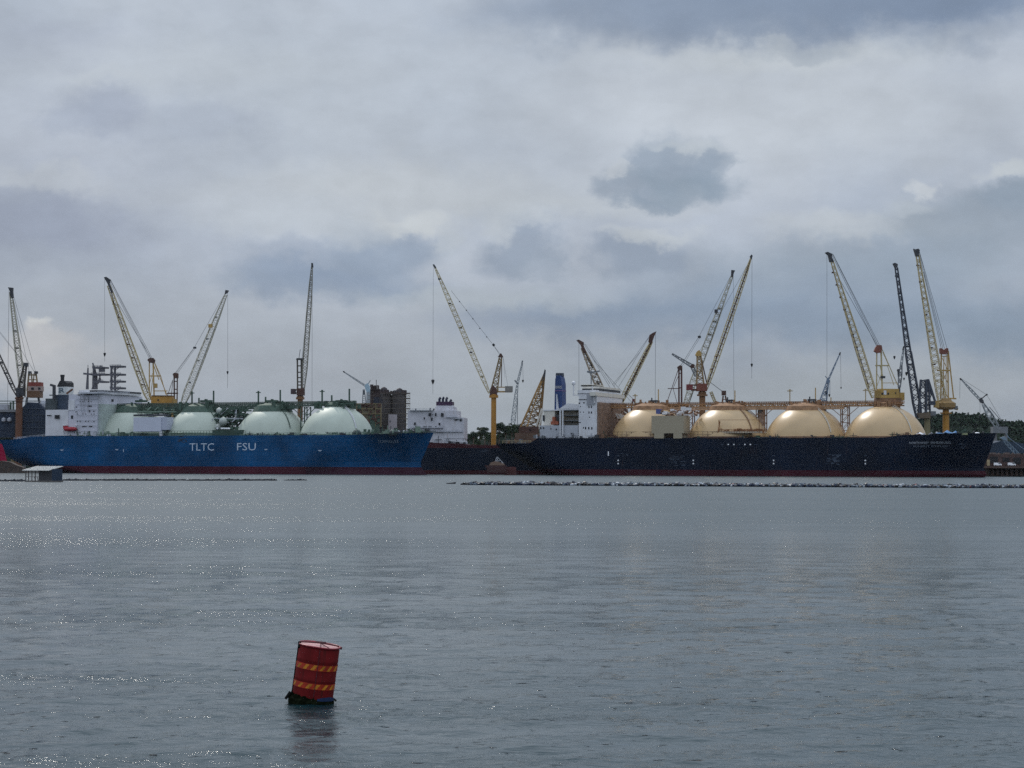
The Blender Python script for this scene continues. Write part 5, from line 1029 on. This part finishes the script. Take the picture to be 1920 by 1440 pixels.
c.bars('a_frame', YELD, [((1765, 655), (1764, 747), .8), ((1777, 655), (1778, 747), .8), ((1778, 658), (1788, 747), .7), ((1770, 668), (1768, 747), .5), ((1757, 694.5), (1781, 694.5), .9), ((1765, 668), (1778, 668), .5), ((1765, 668), (1777, 694), .35), ((1765, 694), (1778, 720), .35), ((1765, 720), (1778, 747), .35), ((1774, 658), (1774, 747), .4), ((1777, 694), (1766, 720), .35)], .5)
c.head(MATS['red_brown_sheave'], [(1762.5, 653), (1765, 652.5), (1770, 656), (1775, 652.5), (1778, 653), (1778, 662), (1774, 664), (1766, 664), (1763, 662)], 3, 'sheave_block')
c.rope([((1722, 470), (1765, 654)), ((1723, 470), (1771, 654)), ((1724, 472), (1776, 654)), ((1732, 510), (1768, 654))], .2, 'luffing_rope')
# C18
c = Crane('far_crane', 'thin grey crawler crane with long fly jib before the wooded hill', 1872, 1500, 'distant cranes beyond the yard')
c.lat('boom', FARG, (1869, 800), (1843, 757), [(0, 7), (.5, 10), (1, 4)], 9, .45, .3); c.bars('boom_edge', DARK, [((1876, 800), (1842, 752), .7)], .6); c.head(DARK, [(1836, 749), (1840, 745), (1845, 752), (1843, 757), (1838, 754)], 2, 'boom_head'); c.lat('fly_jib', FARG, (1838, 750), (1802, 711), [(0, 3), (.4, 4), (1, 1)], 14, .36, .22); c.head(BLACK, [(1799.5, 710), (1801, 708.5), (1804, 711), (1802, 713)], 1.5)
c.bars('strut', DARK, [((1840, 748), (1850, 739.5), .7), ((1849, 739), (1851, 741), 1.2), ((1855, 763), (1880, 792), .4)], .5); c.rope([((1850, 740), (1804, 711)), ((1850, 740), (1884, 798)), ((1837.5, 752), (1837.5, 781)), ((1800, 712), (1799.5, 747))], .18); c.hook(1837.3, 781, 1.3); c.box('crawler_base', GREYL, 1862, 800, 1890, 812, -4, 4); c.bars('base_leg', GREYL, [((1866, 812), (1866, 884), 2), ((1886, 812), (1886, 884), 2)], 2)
# far light blue crane
c = Crane('far_crane', 'small thin crane with pale blue base just left of the scaffolded brown tower', 688, 1560, 'distant cranes beyond the yard')
c.lat('jib', FARG, (686, 724), (645, 697.5), [(0, 3), (.5, 2.5), (1, 1)], 14, .4, .25); c.head(DARK, [(642.5, 696), (645, 695.5), (647, 698), (644, 698.5)], 1.5); c.head(P('pale_blue_crane_base', (.28,.40,.48), .6, .1), [(684, 722), (689, 718), (693, 724), (694, 737), (688, 737), (684.5, 728)], 3, 'slewing_base'); c.bars('strut', FARG, [((689, 722), (694.5, 713), .6)], .5); c.col('column', FARG, 687, 695, 735, 884)
# pale blue boom down at the right edge
c = Crane('crawler_crane', 'pale blue lattice boom lying low against the hill at the right edge', 1898, 1330)
PB = P('pale_blue_boom_paint', (.13,.19,.25), .6, .1); c.lat('boom', PB, (1912, 856), (1879, 822), [(0, 6), (.7, 6), (1, 2)], 12, .3, .2); c.head(PB, [(1875, 821), (1884, 818), (1889, 824), (1884, 826)], 2); c.bars('strut', PB, [((1888, 818), (1925, 846), .35), ((1886, 812), (1893, 822), .3)], .3); c.box('crawler_base', GREYL, 1904, 856, 1925, 866, -4, 4)
# ------------------------------------------------------------------ scaffolded towers
def tower_scaf(k, x0, x1, y0, y1, z0, z1, st=2.4, w=.16):
    z = z0
    while z <= z1:
        for p, q in (((x0,y0),(x1,y0)), ((x1,y0),(x1,y1)), ((x0,y0),(x0,y1))): k.bar((*p, z), (*q, z), w*1.6)
        z += st
    n = max(2, int((x1-x0)/2.5))
    for i in range(n+1): x = x0+(x1-x0)*i/n; k.bar((x, y0, z0), (x, y0, z1), w)
c = Crane('platform_leg_tower', 'brown scaffolded twin tower block standing behind the bow of the blue ship', 735, 1320, 'scaffolded blocks in the yard', 'tower')
TB = P('brown_grey_cladding', (.055,.052,.055), .85, .2, .25, .15, (.07,.06,.055))
k = MB()
for x0, x1, yt in ((712, 733, 737), (735, 762, 733)):
    a = c.p(x0, 820); b = c.p(x1, yt); r = (b.x-a.x)/2; k.lathe(((a.x+b.x)/2, 0, 0), [(r, -1), (r, b.z-1), (r*.93, b.z)], 20)
a = c.p(714, 820); b = c.p(760, 737); k.box(a.x, b.x, 1.5, 9, -1, b.z-1.2); k.build('tower_body', TB, c.root)
c.box('lower_block', P('navy_cladding', (.022,.028,.045), .8, .3), 700, 745, 718, 816, -3, 6); c.box('red_brown_block', P('maroon_cladding', (.05,.036,.036), .8, .3), 694, 729, 712, 755, -1, 7)
k = MB()
for i in range(9):
    y = 737+i*9.6
    for x0, x1 in ((758, 768.5),): a = c.p(x0, y, -2); b = c.p(x1, y, -2); k.box(a.x, b.x, -2.5, 5, a.z-.3, a.z+.15)
    a = c.p(712, y, -9.2); b = c.p(762, y, -9.2); k.bar(a, b, .3)
for px in (761, 765, 768.5): k.bar(c.p(px, 817, -2), c.p(px, 735, -2), .22)
for i in range(22): px = 712+i*2.35; k.bar(c.p(px, 817, -9.2), c.p(px, 738, -9.2), .13)
for y in range(735, 800, 7): a = c.p(690, y, -4); b = c.p(702, y, -4); k.bar(a, b, .3)
k.build('scaffold', P('brown_scaffold', (.10,.085,.07), .8, .3), c.root)
k = MB()
for i in range(9):
    for px in (760, 764.5): y = 740+i*9.3; k.bar(c.p(px, y, -2.2), c.p(px+4, y+4, -2.2), .25)
k.build('scaffold_brace', TAN, c.root)
c.box('white_panel', P('pinkish_white_panel', (.33,.31,.33), .7, .08), 728, 777, 744.5, 812, -10, -9.4); windows_(c, [(731.5, 790, 2.2, 2.6)], -10.1)
k = MB()
for px, py, r in ((720, 728, 1.8), (749, 730, 1.8)): q = c.p(px, py+6); k.lathe(q, [(r*1.3, -1), (r*1.4, .6), (r, 2.2), (.3, 3)], 14)
k.build('tower_top_hood', P('dark_hood', (.03,.025,.03), .7, .2), c.root, smooth=True)
k = MB(); rg = random.Random(6)
for i in range(46): px = rg.uniform(695, 760); yb = 729 if px < 712 else 736; q = c.p(px, yb, rg.uniform(-6, 4)); k.box(q.x, q.x+rg.uniform(.5, 2), rg.uniform(-6, 3), 5, q.z-1, q.z+rg.uniform(.2, 1.7 if px > 712 else 2.6))
k.bar(c.p(705.5, 730), c.p(705.5, 712), .35); k.bar(c.p(697, 726), c.p(697, 721), 2); k.build('tower_top_gear', P('maroon_cladding'), c.root)
c = Crane('module_block', 'tan and rust module block between the fourth pale dome and the brown tower', 692, 1300, 'scaffolded blocks in the yard', 'building')
c.box('module_body', P('tan_module_paint', (.17,.145,.095), .8, .2, .3, .2), 668, 757, 714, 800, -5, 6); c.box('module_lower', GREEN, 690, 776, 712, 818, -5.4, -5.05); 
k = MB()
for y in (757, 766.5, 776): a = c.p(668, y, -5.6); b = c.p(714, y, -5.6); k.bar(a, b, .6)
for px in (668, 680, 692, 704, 714): k.bar(c.p(px, 757, -5.6), c.p(px, 800, -5.6), .4)
k.build('module_frame', P('dull_olive_beam', (.15,.12,.06), .8, .3), c.root)
k = MB(); 
for px in (679.5, 686.5):
    for d in (-1, 1): k.bar(c.p(px, 757, d), c.p(682+(px-683)*.3, 730, d*.4), .5)
for i in range(7): y = 755-i*3.6; k.bar(c.p(680+i*.25, y, -1), c.p(686.5-i*.4, y-2, -1), .3)
k.bar(c.p(682, 740), c.p(682, 731), 1.6, 6, 1); k.build('flare_mast', GREYL, c.root)
k = MB(); rg = random.Random(61)
for i in range(30): q = c.p(rg.uniform(668, 712), rg.uniform(758, 795), -5.8); k.box(q.x, q.x+rg.uniform(.5, 2.4), -6, -5, q.z, q.z+rg.uniform(.5, 2.4))
k.build('module_gear', RUSTD, c.root)
# dark blue netted block at left behind the stern
c = Crane('netted_block', 'dark blue netting wrapped block beside the rust pillar left of the white stern house', 62, 1290, 'scaffolded blocks in the yard', 'building')
NB = P('dark_blue_netting', (.020,.032,.055), .9, .35, .35)
k = MB(); k.prism([c.p(41, 820, -6), c.p(86, 820, -6), c.p(86, 772, -6), c.p(79, 762, -6), c.p(70, 755, -6), c.p(52, 754, -6), c.p(42, 764, -6)], (0, 14, 0)); k.build('block_body', NB, c.root)
k = MB()
for y in (766, 778, 790, 802, 814): k.bar(c.p(41, y, -6.3), c.p(86, y, -6.3), .3)
for px in range(43, 87, 6): k.bar(c.p(px, 820, -6.3), c.p(px, 768, -6.3), .2)
k.build('scaffold', P('blue_grey_scaffold', (.05,.065,.085), .8, .2), c.root)
k = MB()
for px in (82, 86): k.lathe(c.p(px-1, 757, 0), [(.3, -3), (1.6, -2.4), (1.8, 0), (1.2, 1.8), (.3, 2.2)], 10)
k.build('vent_cowl', GREYW, c.root)
c = Crane('netted_block', 'low dark blue shed with pale round vents at the far left edge', 12, 1296, 'scaffolded blocks in the yard', 'building')
c.box('shed_body', NB, -30, 772, 27, 820, -4, 8); c.box('shed_roof', P('grey_roof_sheet', (.20,.21,.22), .7, .15), -30, 768, 30, 772.3, -5, 9)
k = MB()
for px in (7, 17.5): k.lathe(c.p(px, 787, -5), [(.4, -1.4), (1.3, -.8), (1.3, .8), (.4, 1.4)], 12)
k.build('vent_cowl', GREYW, c.root)
k = MB()
for px, y0 in ((25, 752), (20, 754), (3, 760)): k.bar(c.p(px, 772), c.p(px, y0), 1.0)
k.bar(c.p(-20, 752), c.p(42, 752), .5); k.bar(c.p(-20, 757), c.p(38, 756), .35); k.build('pipe_rack', GREEN, c.root)
c.box('white_housing', GREYW, -4, 758, 14, 769, -3, 3)
# right edge quay buildings
c = Crane('quay_shed', 'dark blue shed wall behind the bow at the right edge', 1885, 1345, 'quay buildings at the right edge', 'building')
k = MB(); k.prism([c.p(1840, 850), c.p(1950, 850), c.p(1950, 838), c.p(1905, 829), c.p(1878, 826), c.p(1840, 838)], (0, 20, 0)); k.build('shed_wall', P('dark_blue_cladding', (.018,.035,.060), .8, .2), c.root)
c = Crane('quay_wall', 'red brown jetty wall with dark openings beyond the bow at the right edge', 1885, 1262, 'quay buildings at the right edge', 'jetty', base=0)
c.box('jetty_deck', P('red_brown_jetty', (.065,.04,.036), .85, .3, .4, .4), 1842, 852, 1960, 874, -2, 8); k = MB()
for px in range(1850, 1960, 9): a = c.p(px, 889, -1.6); b = c.p(px+4.5, 874, -1.6); k.box(a.x, b.x, -1.6, 1, a.z-1, b.z)
k.build('jetty_pile', P('brown_pile', (.09,.06,.05), .9, .2), c.root); c.box('jetty_back', P('dark_jetty_shade', (.02,.02,.022), .9, .2), 1842, 874, 1960, 888, 5, 8)
k = MB()
for x0, y0, x1, y1 in ((1856, 856, 1871, 868), (1880, 858, 1893, 866), (1900, 858, 1914, 870)): a = c.p(x0, y1, -2.1); b = c.p(x1, y0, -2.1); k.box(a.x, b.x, -2.2, -1.9, a.z, b.z)
k.build('jetty_opening', P('dark_jetty_shade'), c.root)
k = MB(); rg = random.Random(8)
for i in range(26): q = c.p(rg.uniform(1852, 1940), 852, rg.uniform(0, 5)); k.box(q.x, q.x+rg.uniform(.5, 3), q.y, q.y+1.5, q.z-.5, q.z+rg.uniform(.2, 1.2))
k.build('jetty_gear', P('grey_brown_gear', (.13,.10,.09), .8, .3), c.root)
c.box('tan_fender', TAN, 1851, 862, 1856, 873, -3.5, -2.1)
def van(px, label, Y=1258):
    b = at(px, 873.6, Y); r = empty('parked_van', b, label, 'van', 'white vans on the jetty'); k = MB()
    prof = [(-2.3, .35), (2.3, .35), (2.3, 1.0), (1.9, 1.15), (1.5, 1.9), (-2.2, 2.0), (-2.3, 1.5)]
    k.prism([(x, -.9, z) for x, z in prof], (0, 1.8, 0)); k.build('body', P('bright_white_paint'), r); k = MB(); k.box(.2, 1.55, -.95, -.9, 1.2, 1.75); k.build('window', GLASS, r)
    for x in (-1.4, 1.4):
        k = MB(); k.bar((x, -.95, .35), (x, -.75, .35), .7, 12); k.build('wheel', BLACK, r)
van(1870.5, 'white van on the jetty, the nearer to the navy bow'); van(1897, 'white van on the jetty, the farther from the navy bow')
# jetty strip the vans stand on
k = MB(); a = at(1842, 873.8, 1254); b = at(1960, 873.8, 1254); k.box(a.x, b.x, 1254, 1260.2, a.z-1.2, min(a.z, b.z)); tag(k.build('jetty_apron', P('brown_pile'), None), kind='structure')
HAZE = 0.8e-5
# ------------------------------------------------------------------ floats
def barrel_mesh(name, m):
    k = MB(); pr = [(.19, -.42), (.28, -.41), (.29, -.2), (.305, -.17), (.29, -.14), (.29, .14), (.305, .17), (.29, .2), (.28, .41), (.19, .42)]
    n = 10
    for r, x in pr:
        for i in range(n): t = 2*math.pi*i/n; k.v.append((x, r*math.cos(t), r*math.sin(t)))
    for j in range(len(pr)-1):
        for i in range(n): i2 = (i+1) % n; k.f.append((j*n+i, (j+1)*n+i, (j+1)*n+i2, j*n+i2))
    k.f += [tuple(range(n)), tuple((len(pr)-1)*n+i for i in reversed(range(n)))]
    me = bpy.data.meshes.new(name); me.from_pydata(k.v, [], k.f); me.materials.append(m); return me
BC = [('white', (.33,.37,.41), 'white plastic float barrel in the front row of the long raft'), ('grey blue', (.085,.115,.15), 'grey blue plastic float barrel in the front row of the long raft'),
      ('navy', (.018,.028,.06), 'navy plastic float barrel in the front row of the long raft'), ('black', (.010,.012,.016), 'black plastic float barrel in the front row of the long raft'), ('red', (.20,.03,.035), 'dull red plastic float barrel in the front row of the long raft')]
BM = [(barrel_mesh('float_barrel', mat('float_'+n.replace(' ', '_'), c, .45, .15, 1.5)), lab, n) for n, c, lab in BC]
rg = random.Random(77)
def raft_y(px): return 909.3+(915.2-909.3)*min(1, (px-868)/950)   # near waterline of the raft in the photograph
def water_at(px, py):
    d = ray(px, py); return Vector((0,0,H))+d*(-H/d.z)
def pick(): 
    t = rg.random(); return 0 if t < .08 else 1 if t < .30 else 2 if t < .56 else 3 if t < .985 else 4
rot = lambda: (rg.uniform(-.35, .35) if rg.random() < .7 else rg.uniform(.8, 1.5), rg.uniform(-.3, .3), rg.uniform(0, 6.28))
for i in range(296):
    px = 880+(1932-880)*i/295; p = water_at(px, raft_y(px)); me, lab, cn = BM[pick()]
    o = bpy.data.objects.new('float_barrel', me); COL.objects.link(o); o.location = (p.x, p.y+rg.uniform(.5, 1.1), rg.uniform(.1, .34)); o.rotation_euler = rot(); s = rg.uniform(.6, .95); o.scale = (s, s, s)
    tag(o, lab, 'float barrel', cn+' float barrels along the front of the raft')
# timber raft the floats are lashed to
k = MB(); prev = None
for i in range(60):
    px = 864+(1960-864)*i/59; p = water_at(px, raft_y(px)-.2)
    if prev is not None:
        k.bar((prev.x, prev.y, .02), (p.x, p.y, .04), .46); k.bar((prev.x, prev.y+6, .12), (p.x, p.y+6, .12), .3); k.bar((prev.x, prev.y+18, .2), (p.x, p.y+18, .2), .3)
        if i > 2: k.bar((p.x, p.y, .1), (p.x+rg.uniform(-1, 1), p.y+22, .14), .24)
    prev = p
o = k.build('timber_raft', P('wet_black_timber', (.012,.012,.014), .8, .3, 1)); tag(o, 'long dark timber raft crossing the water in front of the navy carrier', 'raft')
# the mass of further floats behind the front row
groups = {}
for i in range(2600):
    px = rg.uniform(874, 1990); dep = 36*min(1, (px-866)/90); p = water_at(px, raft_y(px)); d = 1.2+dep*rg.random()
    gi = pick(); k = groups.setdefault(gi, MB()); hh = rg.uniform(0, .18) if rg.random() < .85 else rg.uniform(.2, .45)
    me = BM[gi][0]; Mx = Matrix.Translation((p.x*(1+d/p.y), p.y+d, hh)) @ Matrix.Rotation(rg.uniform(0, 6.28), 4, 'Z') @ Matrix.Rotation(rg.uniform(-.4, 1.3) if rg.random() < .3 else 0, 4, 'Y') @ Matrix.Scale(rg.uniform(.45, 1.0), 4)
    n = len(k.v); k.v += [tuple(Mx @ v.co) for v in me.vertices]; k.f += [tuple(a+n for a in f.vertices) for f in me.polygons]
allv, allf, mi = [], [], []
for gi, k in groups.items():
    n = len(allv); allv += k.v; allf += [tuple(a+n for a in f) for f in k.f]; mi += [gi]*len(k.f)
me = bpy.data.meshes.new('float_mass'); me.from_pydata(allv, [], allf)
for b in BM: me.materials.append(b[0].materials[0])
me.polygons.foreach_set('material_index', mi); o = bpy.data.objects.new('float_mass', me); COL.objects.link(o); tag(o, kind='stuff')
# left line of dark floating logs
def boom(x0, x1, py, label, seed, hmax=.55):
    rg = random.Random(seed); a = water_at((x0+x1)/2, py); k = MB(); n = max(3, int((x1-x0)/3.2))
    for i in range(n):
        px = x0+(x1-x0)*(i+rg.uniform(0, .6))/n; p = water_at(px, py+rg.uniform(-.5, .3))-a; L_ = rg.uniform(.4, 1.1); taper = min(1, min(i+1, n-i)/5+.3)
        k.bar((p.x-L_, p.y, .0), (p.x+L_, p.y+rg.uniform(-.3, .3), rg.uniform(0, .1)), .3+hmax*rg.random()*taper, 6)
        if rg.random() < .5: k.bar((p.x, p.y+1+rg.random()*5, .1), (p.x+rg.uniform(.2, .8), p.y+2, .1+rg.random()*.2), .25+hmax*rg.random()*.8*taper, 6)
    o = k.build('floating_boom', P('wet_dark_log', (.018,.02,.025), .7, .3, 1), None, a); tag(o, label, 'floating boom')
boom(-40, 48, 902.6, 'dark floating log boom left of the tin roofed hut', 1); boom(112, 514, 901.2, 'long dark floating log boom right of the tin roofed hut', 2); boom(536, 549, 900.8, 'short dark floating fragment just past the end of the long boom', 3, .4); boom(553, 570, 900.8, 'last dark floating fragment right of the long boom', 4, .6); boom(845, 848, 907.2, 'single tiny dark float left of the tip of the long raft', 5, .3)
# ------------------------------------------------------------------ hut
hp = water_at(73, 903.5); hut = empty('floating_hut', hp, 'small floating hut with a pale tin roof, open porch and blue end wall', 'hut', None, R(-20))
s_ = F/hp.y
WD = P('grey_timber', (.11,.10,.095), .85, .2, 1); TIN = P('pale_tin_roof', (.42,.43,.42), .5, .06, .8, .1, (.4,.36,.3)); 
W2 = 3.5; D2 = 4.0
k = MB(); k.box(-W2, W2+.3, -.3, D2, -.1, .28); k.build('deck', WD, hut)
k = MB()
for x in (-3.4, -2.7, -1.8, -.9, .1):
    k.bar((x, -.1, .2), (x, -.1, 2.55), .16)
for x in (-3.4, .1): k.bar((x, D2-.3, .2), (x, D2-.3, 3.2), .16)
k.bar((-3.4, -.1, 1.15), (.1, -.1, 1.15), .1); k.build('porch_post', WD, hut)
k = MB(); k.box(.15, W2, -.1, D2-.2, .2, 2.62); k.build('front_wall', P('dark_grey_board', (.045,.045,.05), .8, .2, 1), hut)
k = MB(); k.box(W2+.004, W2+.12, -.2, D2-.1, .1, 2.9); k.build('end_wall', P('blue_tarp_wall', (.012,.030,.060), .7, .15, .8), hut)
k = MB(); y0, y1, z0, z1 = -.8, D2+.2, 2.5, 3.45; k.quadbox([(-W2-.5, y0, z0), (W2-.4, y0, z0), (W2+.1, y1, z1), (-W2+.1, y1, z1), (-W2-.5, y0, z0+.1), (W2-.4, y0, z0+.1), (W2+.1, y1, z1+.1), (-W2+.1, y1, z1+.1)])
n = 26
for i in range(n): x = -W2-.4+(2*W2-.1)*i/(n-1); k.bar((x, y0, z0+.12), (x+.55, y1, z1+.12), .07)
k.build('roof', TIN, hut)
k = MB(); 
for i in range(5): k.bar((-3.2+i*.7, D2-.4, .2), (-3.6+i*.8, D2-.4, 1.1), .1)
k.build('porch_rail', WD, hut)
# ------------------------------------------------------------------ buoy
bp = water_at(584.5, 1315); by = empty('drum_buoy', bp, 'tilted red steel drum buoy with two orange and yellow striped bands', 'buoy')
by.rotation_euler = (R(3.5), R(7.2), R(8))
RAD = .288; HT = .80
def pmat(name, build):
    m = bpy.data.materials.new(name); m.use_nodes = True; build(m.node_tree); return m
DR = P('worn_red_drum_paint', (.13,.009,.010), .62, .28, 5, .45, (.055,.012,.010), spec=.1)
k = MB(); pr = [(RAD*.985, -.25), (RAD, .0)]
for z in (.33, .60): pr += [(RAD, z-.02), (RAD+.003, z-.007), (RAD+.003, z+.007), (RAD, z+.02)]
pr += [(RAD, HT-.045), (RAD-.004, HT-.03), (RAD-.004, HT-.018)]
k.lathe((0,0,0), pr, 72); body = k.build('drum_body', DR, by, smooth=True)
try: body.data.set_sharp_from_angle(angle=R(35))
except Exception: pass
k = MB()   # chime ring and recessed lid
n = 72; ring = [(RAD-.004, HT-.02), (RAD+.011, HT-.016), (RAD+.013, HT-.002), (RAD+.004, HT+.006), (RAD-.012, HT+.002), (RAD-.014, HT-.018)]
for r, z in ring:
    for i in range(n): t = 2*math.pi*i/n; k.v.append((r*math.cos(t), r*math.sin(t), z+.003*math.sin(3*t+1)))
for j in range(len(ring)-1):
    for i in range(n): i2 = (i+1) % n; k.f.append((j*n+i, j*n+i2, (j+1)*n+i2, (j+1)*n+i))
k.build('rim', P('red_rim_paint', (.20,.012,.022), .4, .2, 9, .3, (.05,.02,.02)), by, smooth=True)
k = MB(); k.lathe((0,0,0), [(RAD-.013, HT-.024), (RAD-.013, HT-.015), (RAD*.5, HT-.011), (.01, HT-.010)], 48); lid = k.build('lid', P('sunlit_pink_lid', (.50,.27,.26), .42, .12, 9, .15, (.3,.05,.05)), by)  # sunlight on the drum top put into the pale pink lid colour
k = MB()
k.bar((-.27, .03, HT+.006), (.02, -.02, HT+.028), .02, 6); k.bar((.02, -.02, HT+.028), (.275, .02, HT+.006), .02, 6); k.bar((.0, -.27, HT+.004), (.03, .26, HT+.02), .012, 6); k.bar((.02, -.02, HT+.02), (.12, -.26, HT+.004), .014, 6)
k.bar((-.06, .0, HT+.03), (.09, .01, HT+.034), .03, 6); k.build('lid_strap', P('dark_red_strap', (.07,.012,.018), .6, .2, 8), by)
def band(z0, name, ph, seed):
    """reflective tape: orange ground with slanted yellow flashes, wrapped 2 mm proud of the drum"""
    rg = random.Random(seed); hb = .082; k = MB(); n = 96
    def ring_patch(k, t0, t1, za, zb, sh, r, n):
        for i in range(n):
            a = t0+(t1-t0)*i/n; b = t0+(t1-t0)*(i+1)/n; q = len(k.v)
            for t, z, s in ((a, za, 0), (b, za, 0), (b, zb, sh), (a, zb, sh)): k.v.append((r*math.cos(t+s), r*math.sin(t+s), z))
            k.f.append((q, q+1, q+2, q+3))
    ring_patch(k, 0, 2*math.pi, z0-hb/2, z0+hb/2, 0, RAD+.0035, n); o = k.build(name, P('orange_red_tape', (.33,.022,.003), .5, .3, 7, .4, (.14,.018,.012)), by, smooth=True)
    k = MB(); m = 15
    for i in range(m):
        t = 2*math.pi*i/m+ph+rg.uniform(-.05, .05); w_ = .17*rg.uniform(.75, 1.1); lo = rg.uniform(-.006, .004); hi_ = rg.uniform(-.010, .002)
        ring_patch(k, t, t+w_, z0-hb/2+.006+max(lo, 0), z0+hb/2-.006+hi_*.8, .17, RAD+.0055, 5)
    k.build('yellow_flash', P('worn_yellow_tape', (.47,.185,.010), .5, .3, 9, .35, (.30,.03,.005)), o, smooth=True)
band(.252, 'reflective_band', .0, 1); band(.512, 'reflective_band', .16, 2)
# weed and rubber skirt at the waterline, ragged
k = MB(); rg = random.Random(5); n = 64
for r, z in ((RAD+.005, .085), (RAD+.016, .05), (RAD+.032, .02), (RAD+.036, -.03), (RAD+.02, -.12)):
    for i in range(n): t = 2*math.pi*i/n; j = rg.uniform(-.008, .014); k.v.append(((r+j)*math.cos(t), (r+j)*math.sin(t), z+rg.uniform(-.012, .014)-(.018*math.cos(t) if z > 0 else 0)))
for j in range(4):
    for i in range(n): i2 = (i+1) % n; k.f.append((j*n+i2, j*n+i, (j+1)*n+i, (j+1)*n+i2))
k.build('weed_skirt', P('black_green_weed', (.006,.008,.004), .9, .5, 12, 0, spec=.03), by)
k = MB(); k.bar((-RAD-.02, -.03, .10), (-RAD-.085, -.05, .0), .06, 7, .035); k.bar((-RAD-.02, .02, .07), (-RAD-.07, .04, .0), .04, 7); k.bar((RAD+.01, -.02, .07), (RAD+.05, -.03, .05), .03, 6); k.bar((RAD+.03, -.02, .02), (RAD+.12, -.06, .005), .016, 6); k.build('rope_tail', P('wet_black', (.008,.009,.009), .8, .2, spec=.1), by)
k = MB()
k.bar((-RAD-.003, -.03, .08), (-RAD-.003, -.03, HT+.01), .016, 8); k.bar((-RAD*.95, -.09, HT-.06), (-RAD*.98, -.04, HT+.012), .045, 8); k.build('side_bar', P('wet_black'), by)  # thin black bar down the left edge of the drum
k = MB()
def arc(k, t0, t1, za, zb, r, n=14):
    for i in range(n):
        a = t0+(t1-t0)*i/n; b = t0+(t1-t0)*(i+1)/n; q = len(k.v)
        f0 = .5+.5*math.sin(math.pi*i/n); f1 = .5+.5*math.sin(math.pi*(i+1)/n)
        k.v += [(r*math.cos(a), r*math.sin(a), za), (r*math.cos(b), r*math.sin(b), za), (r*math.cos(b), r*math.sin(b), za+(zb-za)*f1), (r*math.cos(a), r*math.sin(a), za+(zb-za)*f0)]; k.f.append((q, q+1, q+2, q+3))
arc(k, R(-80), R(-14), .06, .12, RAD+.02); k.build('blue_patch', P('faded_blue_paint', (.006,.022,.075), .7, .3, 9), by)
k = MB(); k.bar((.0, -RAD-.004, .11), (.0, -RAD-.004, HT-.03), .009, 4); k.build('seam', P('dark_red_strap'), by)
k = MB(); k.box(RAD+.004, RAD+.03, -.03, .03, HT-.03, HT+.004); k.build('lug', P('dark_red_strap'), by)
# ------------------------------------------------------------------ air
hz = MB(); hz.box(-5200, 5200, -200, 10000, -6, 170); o = hz.build('haze', None) if False else None
m = bpy.data.materials.new('haze_air'); m.use_nodes = True; m.node_tree.nodes.clear()
v = m.node_tree.nodes.new('ShaderNodeVolumePrincipled'); v.inputs['Color'].default_value = (.80,.88,1,1); v.inputs['Density'].default_value = HAZE; v.inputs['Anisotropy'].default_value = .3
oo = m.node_tree.nodes.new('ShaderNodeOutputMaterial'); m.node_tree.links.new(v.outputs[0], oo.inputs['Volume'])
if HAZE > 0: o = hz.build('haze', m); tag(o, kind='stuff')
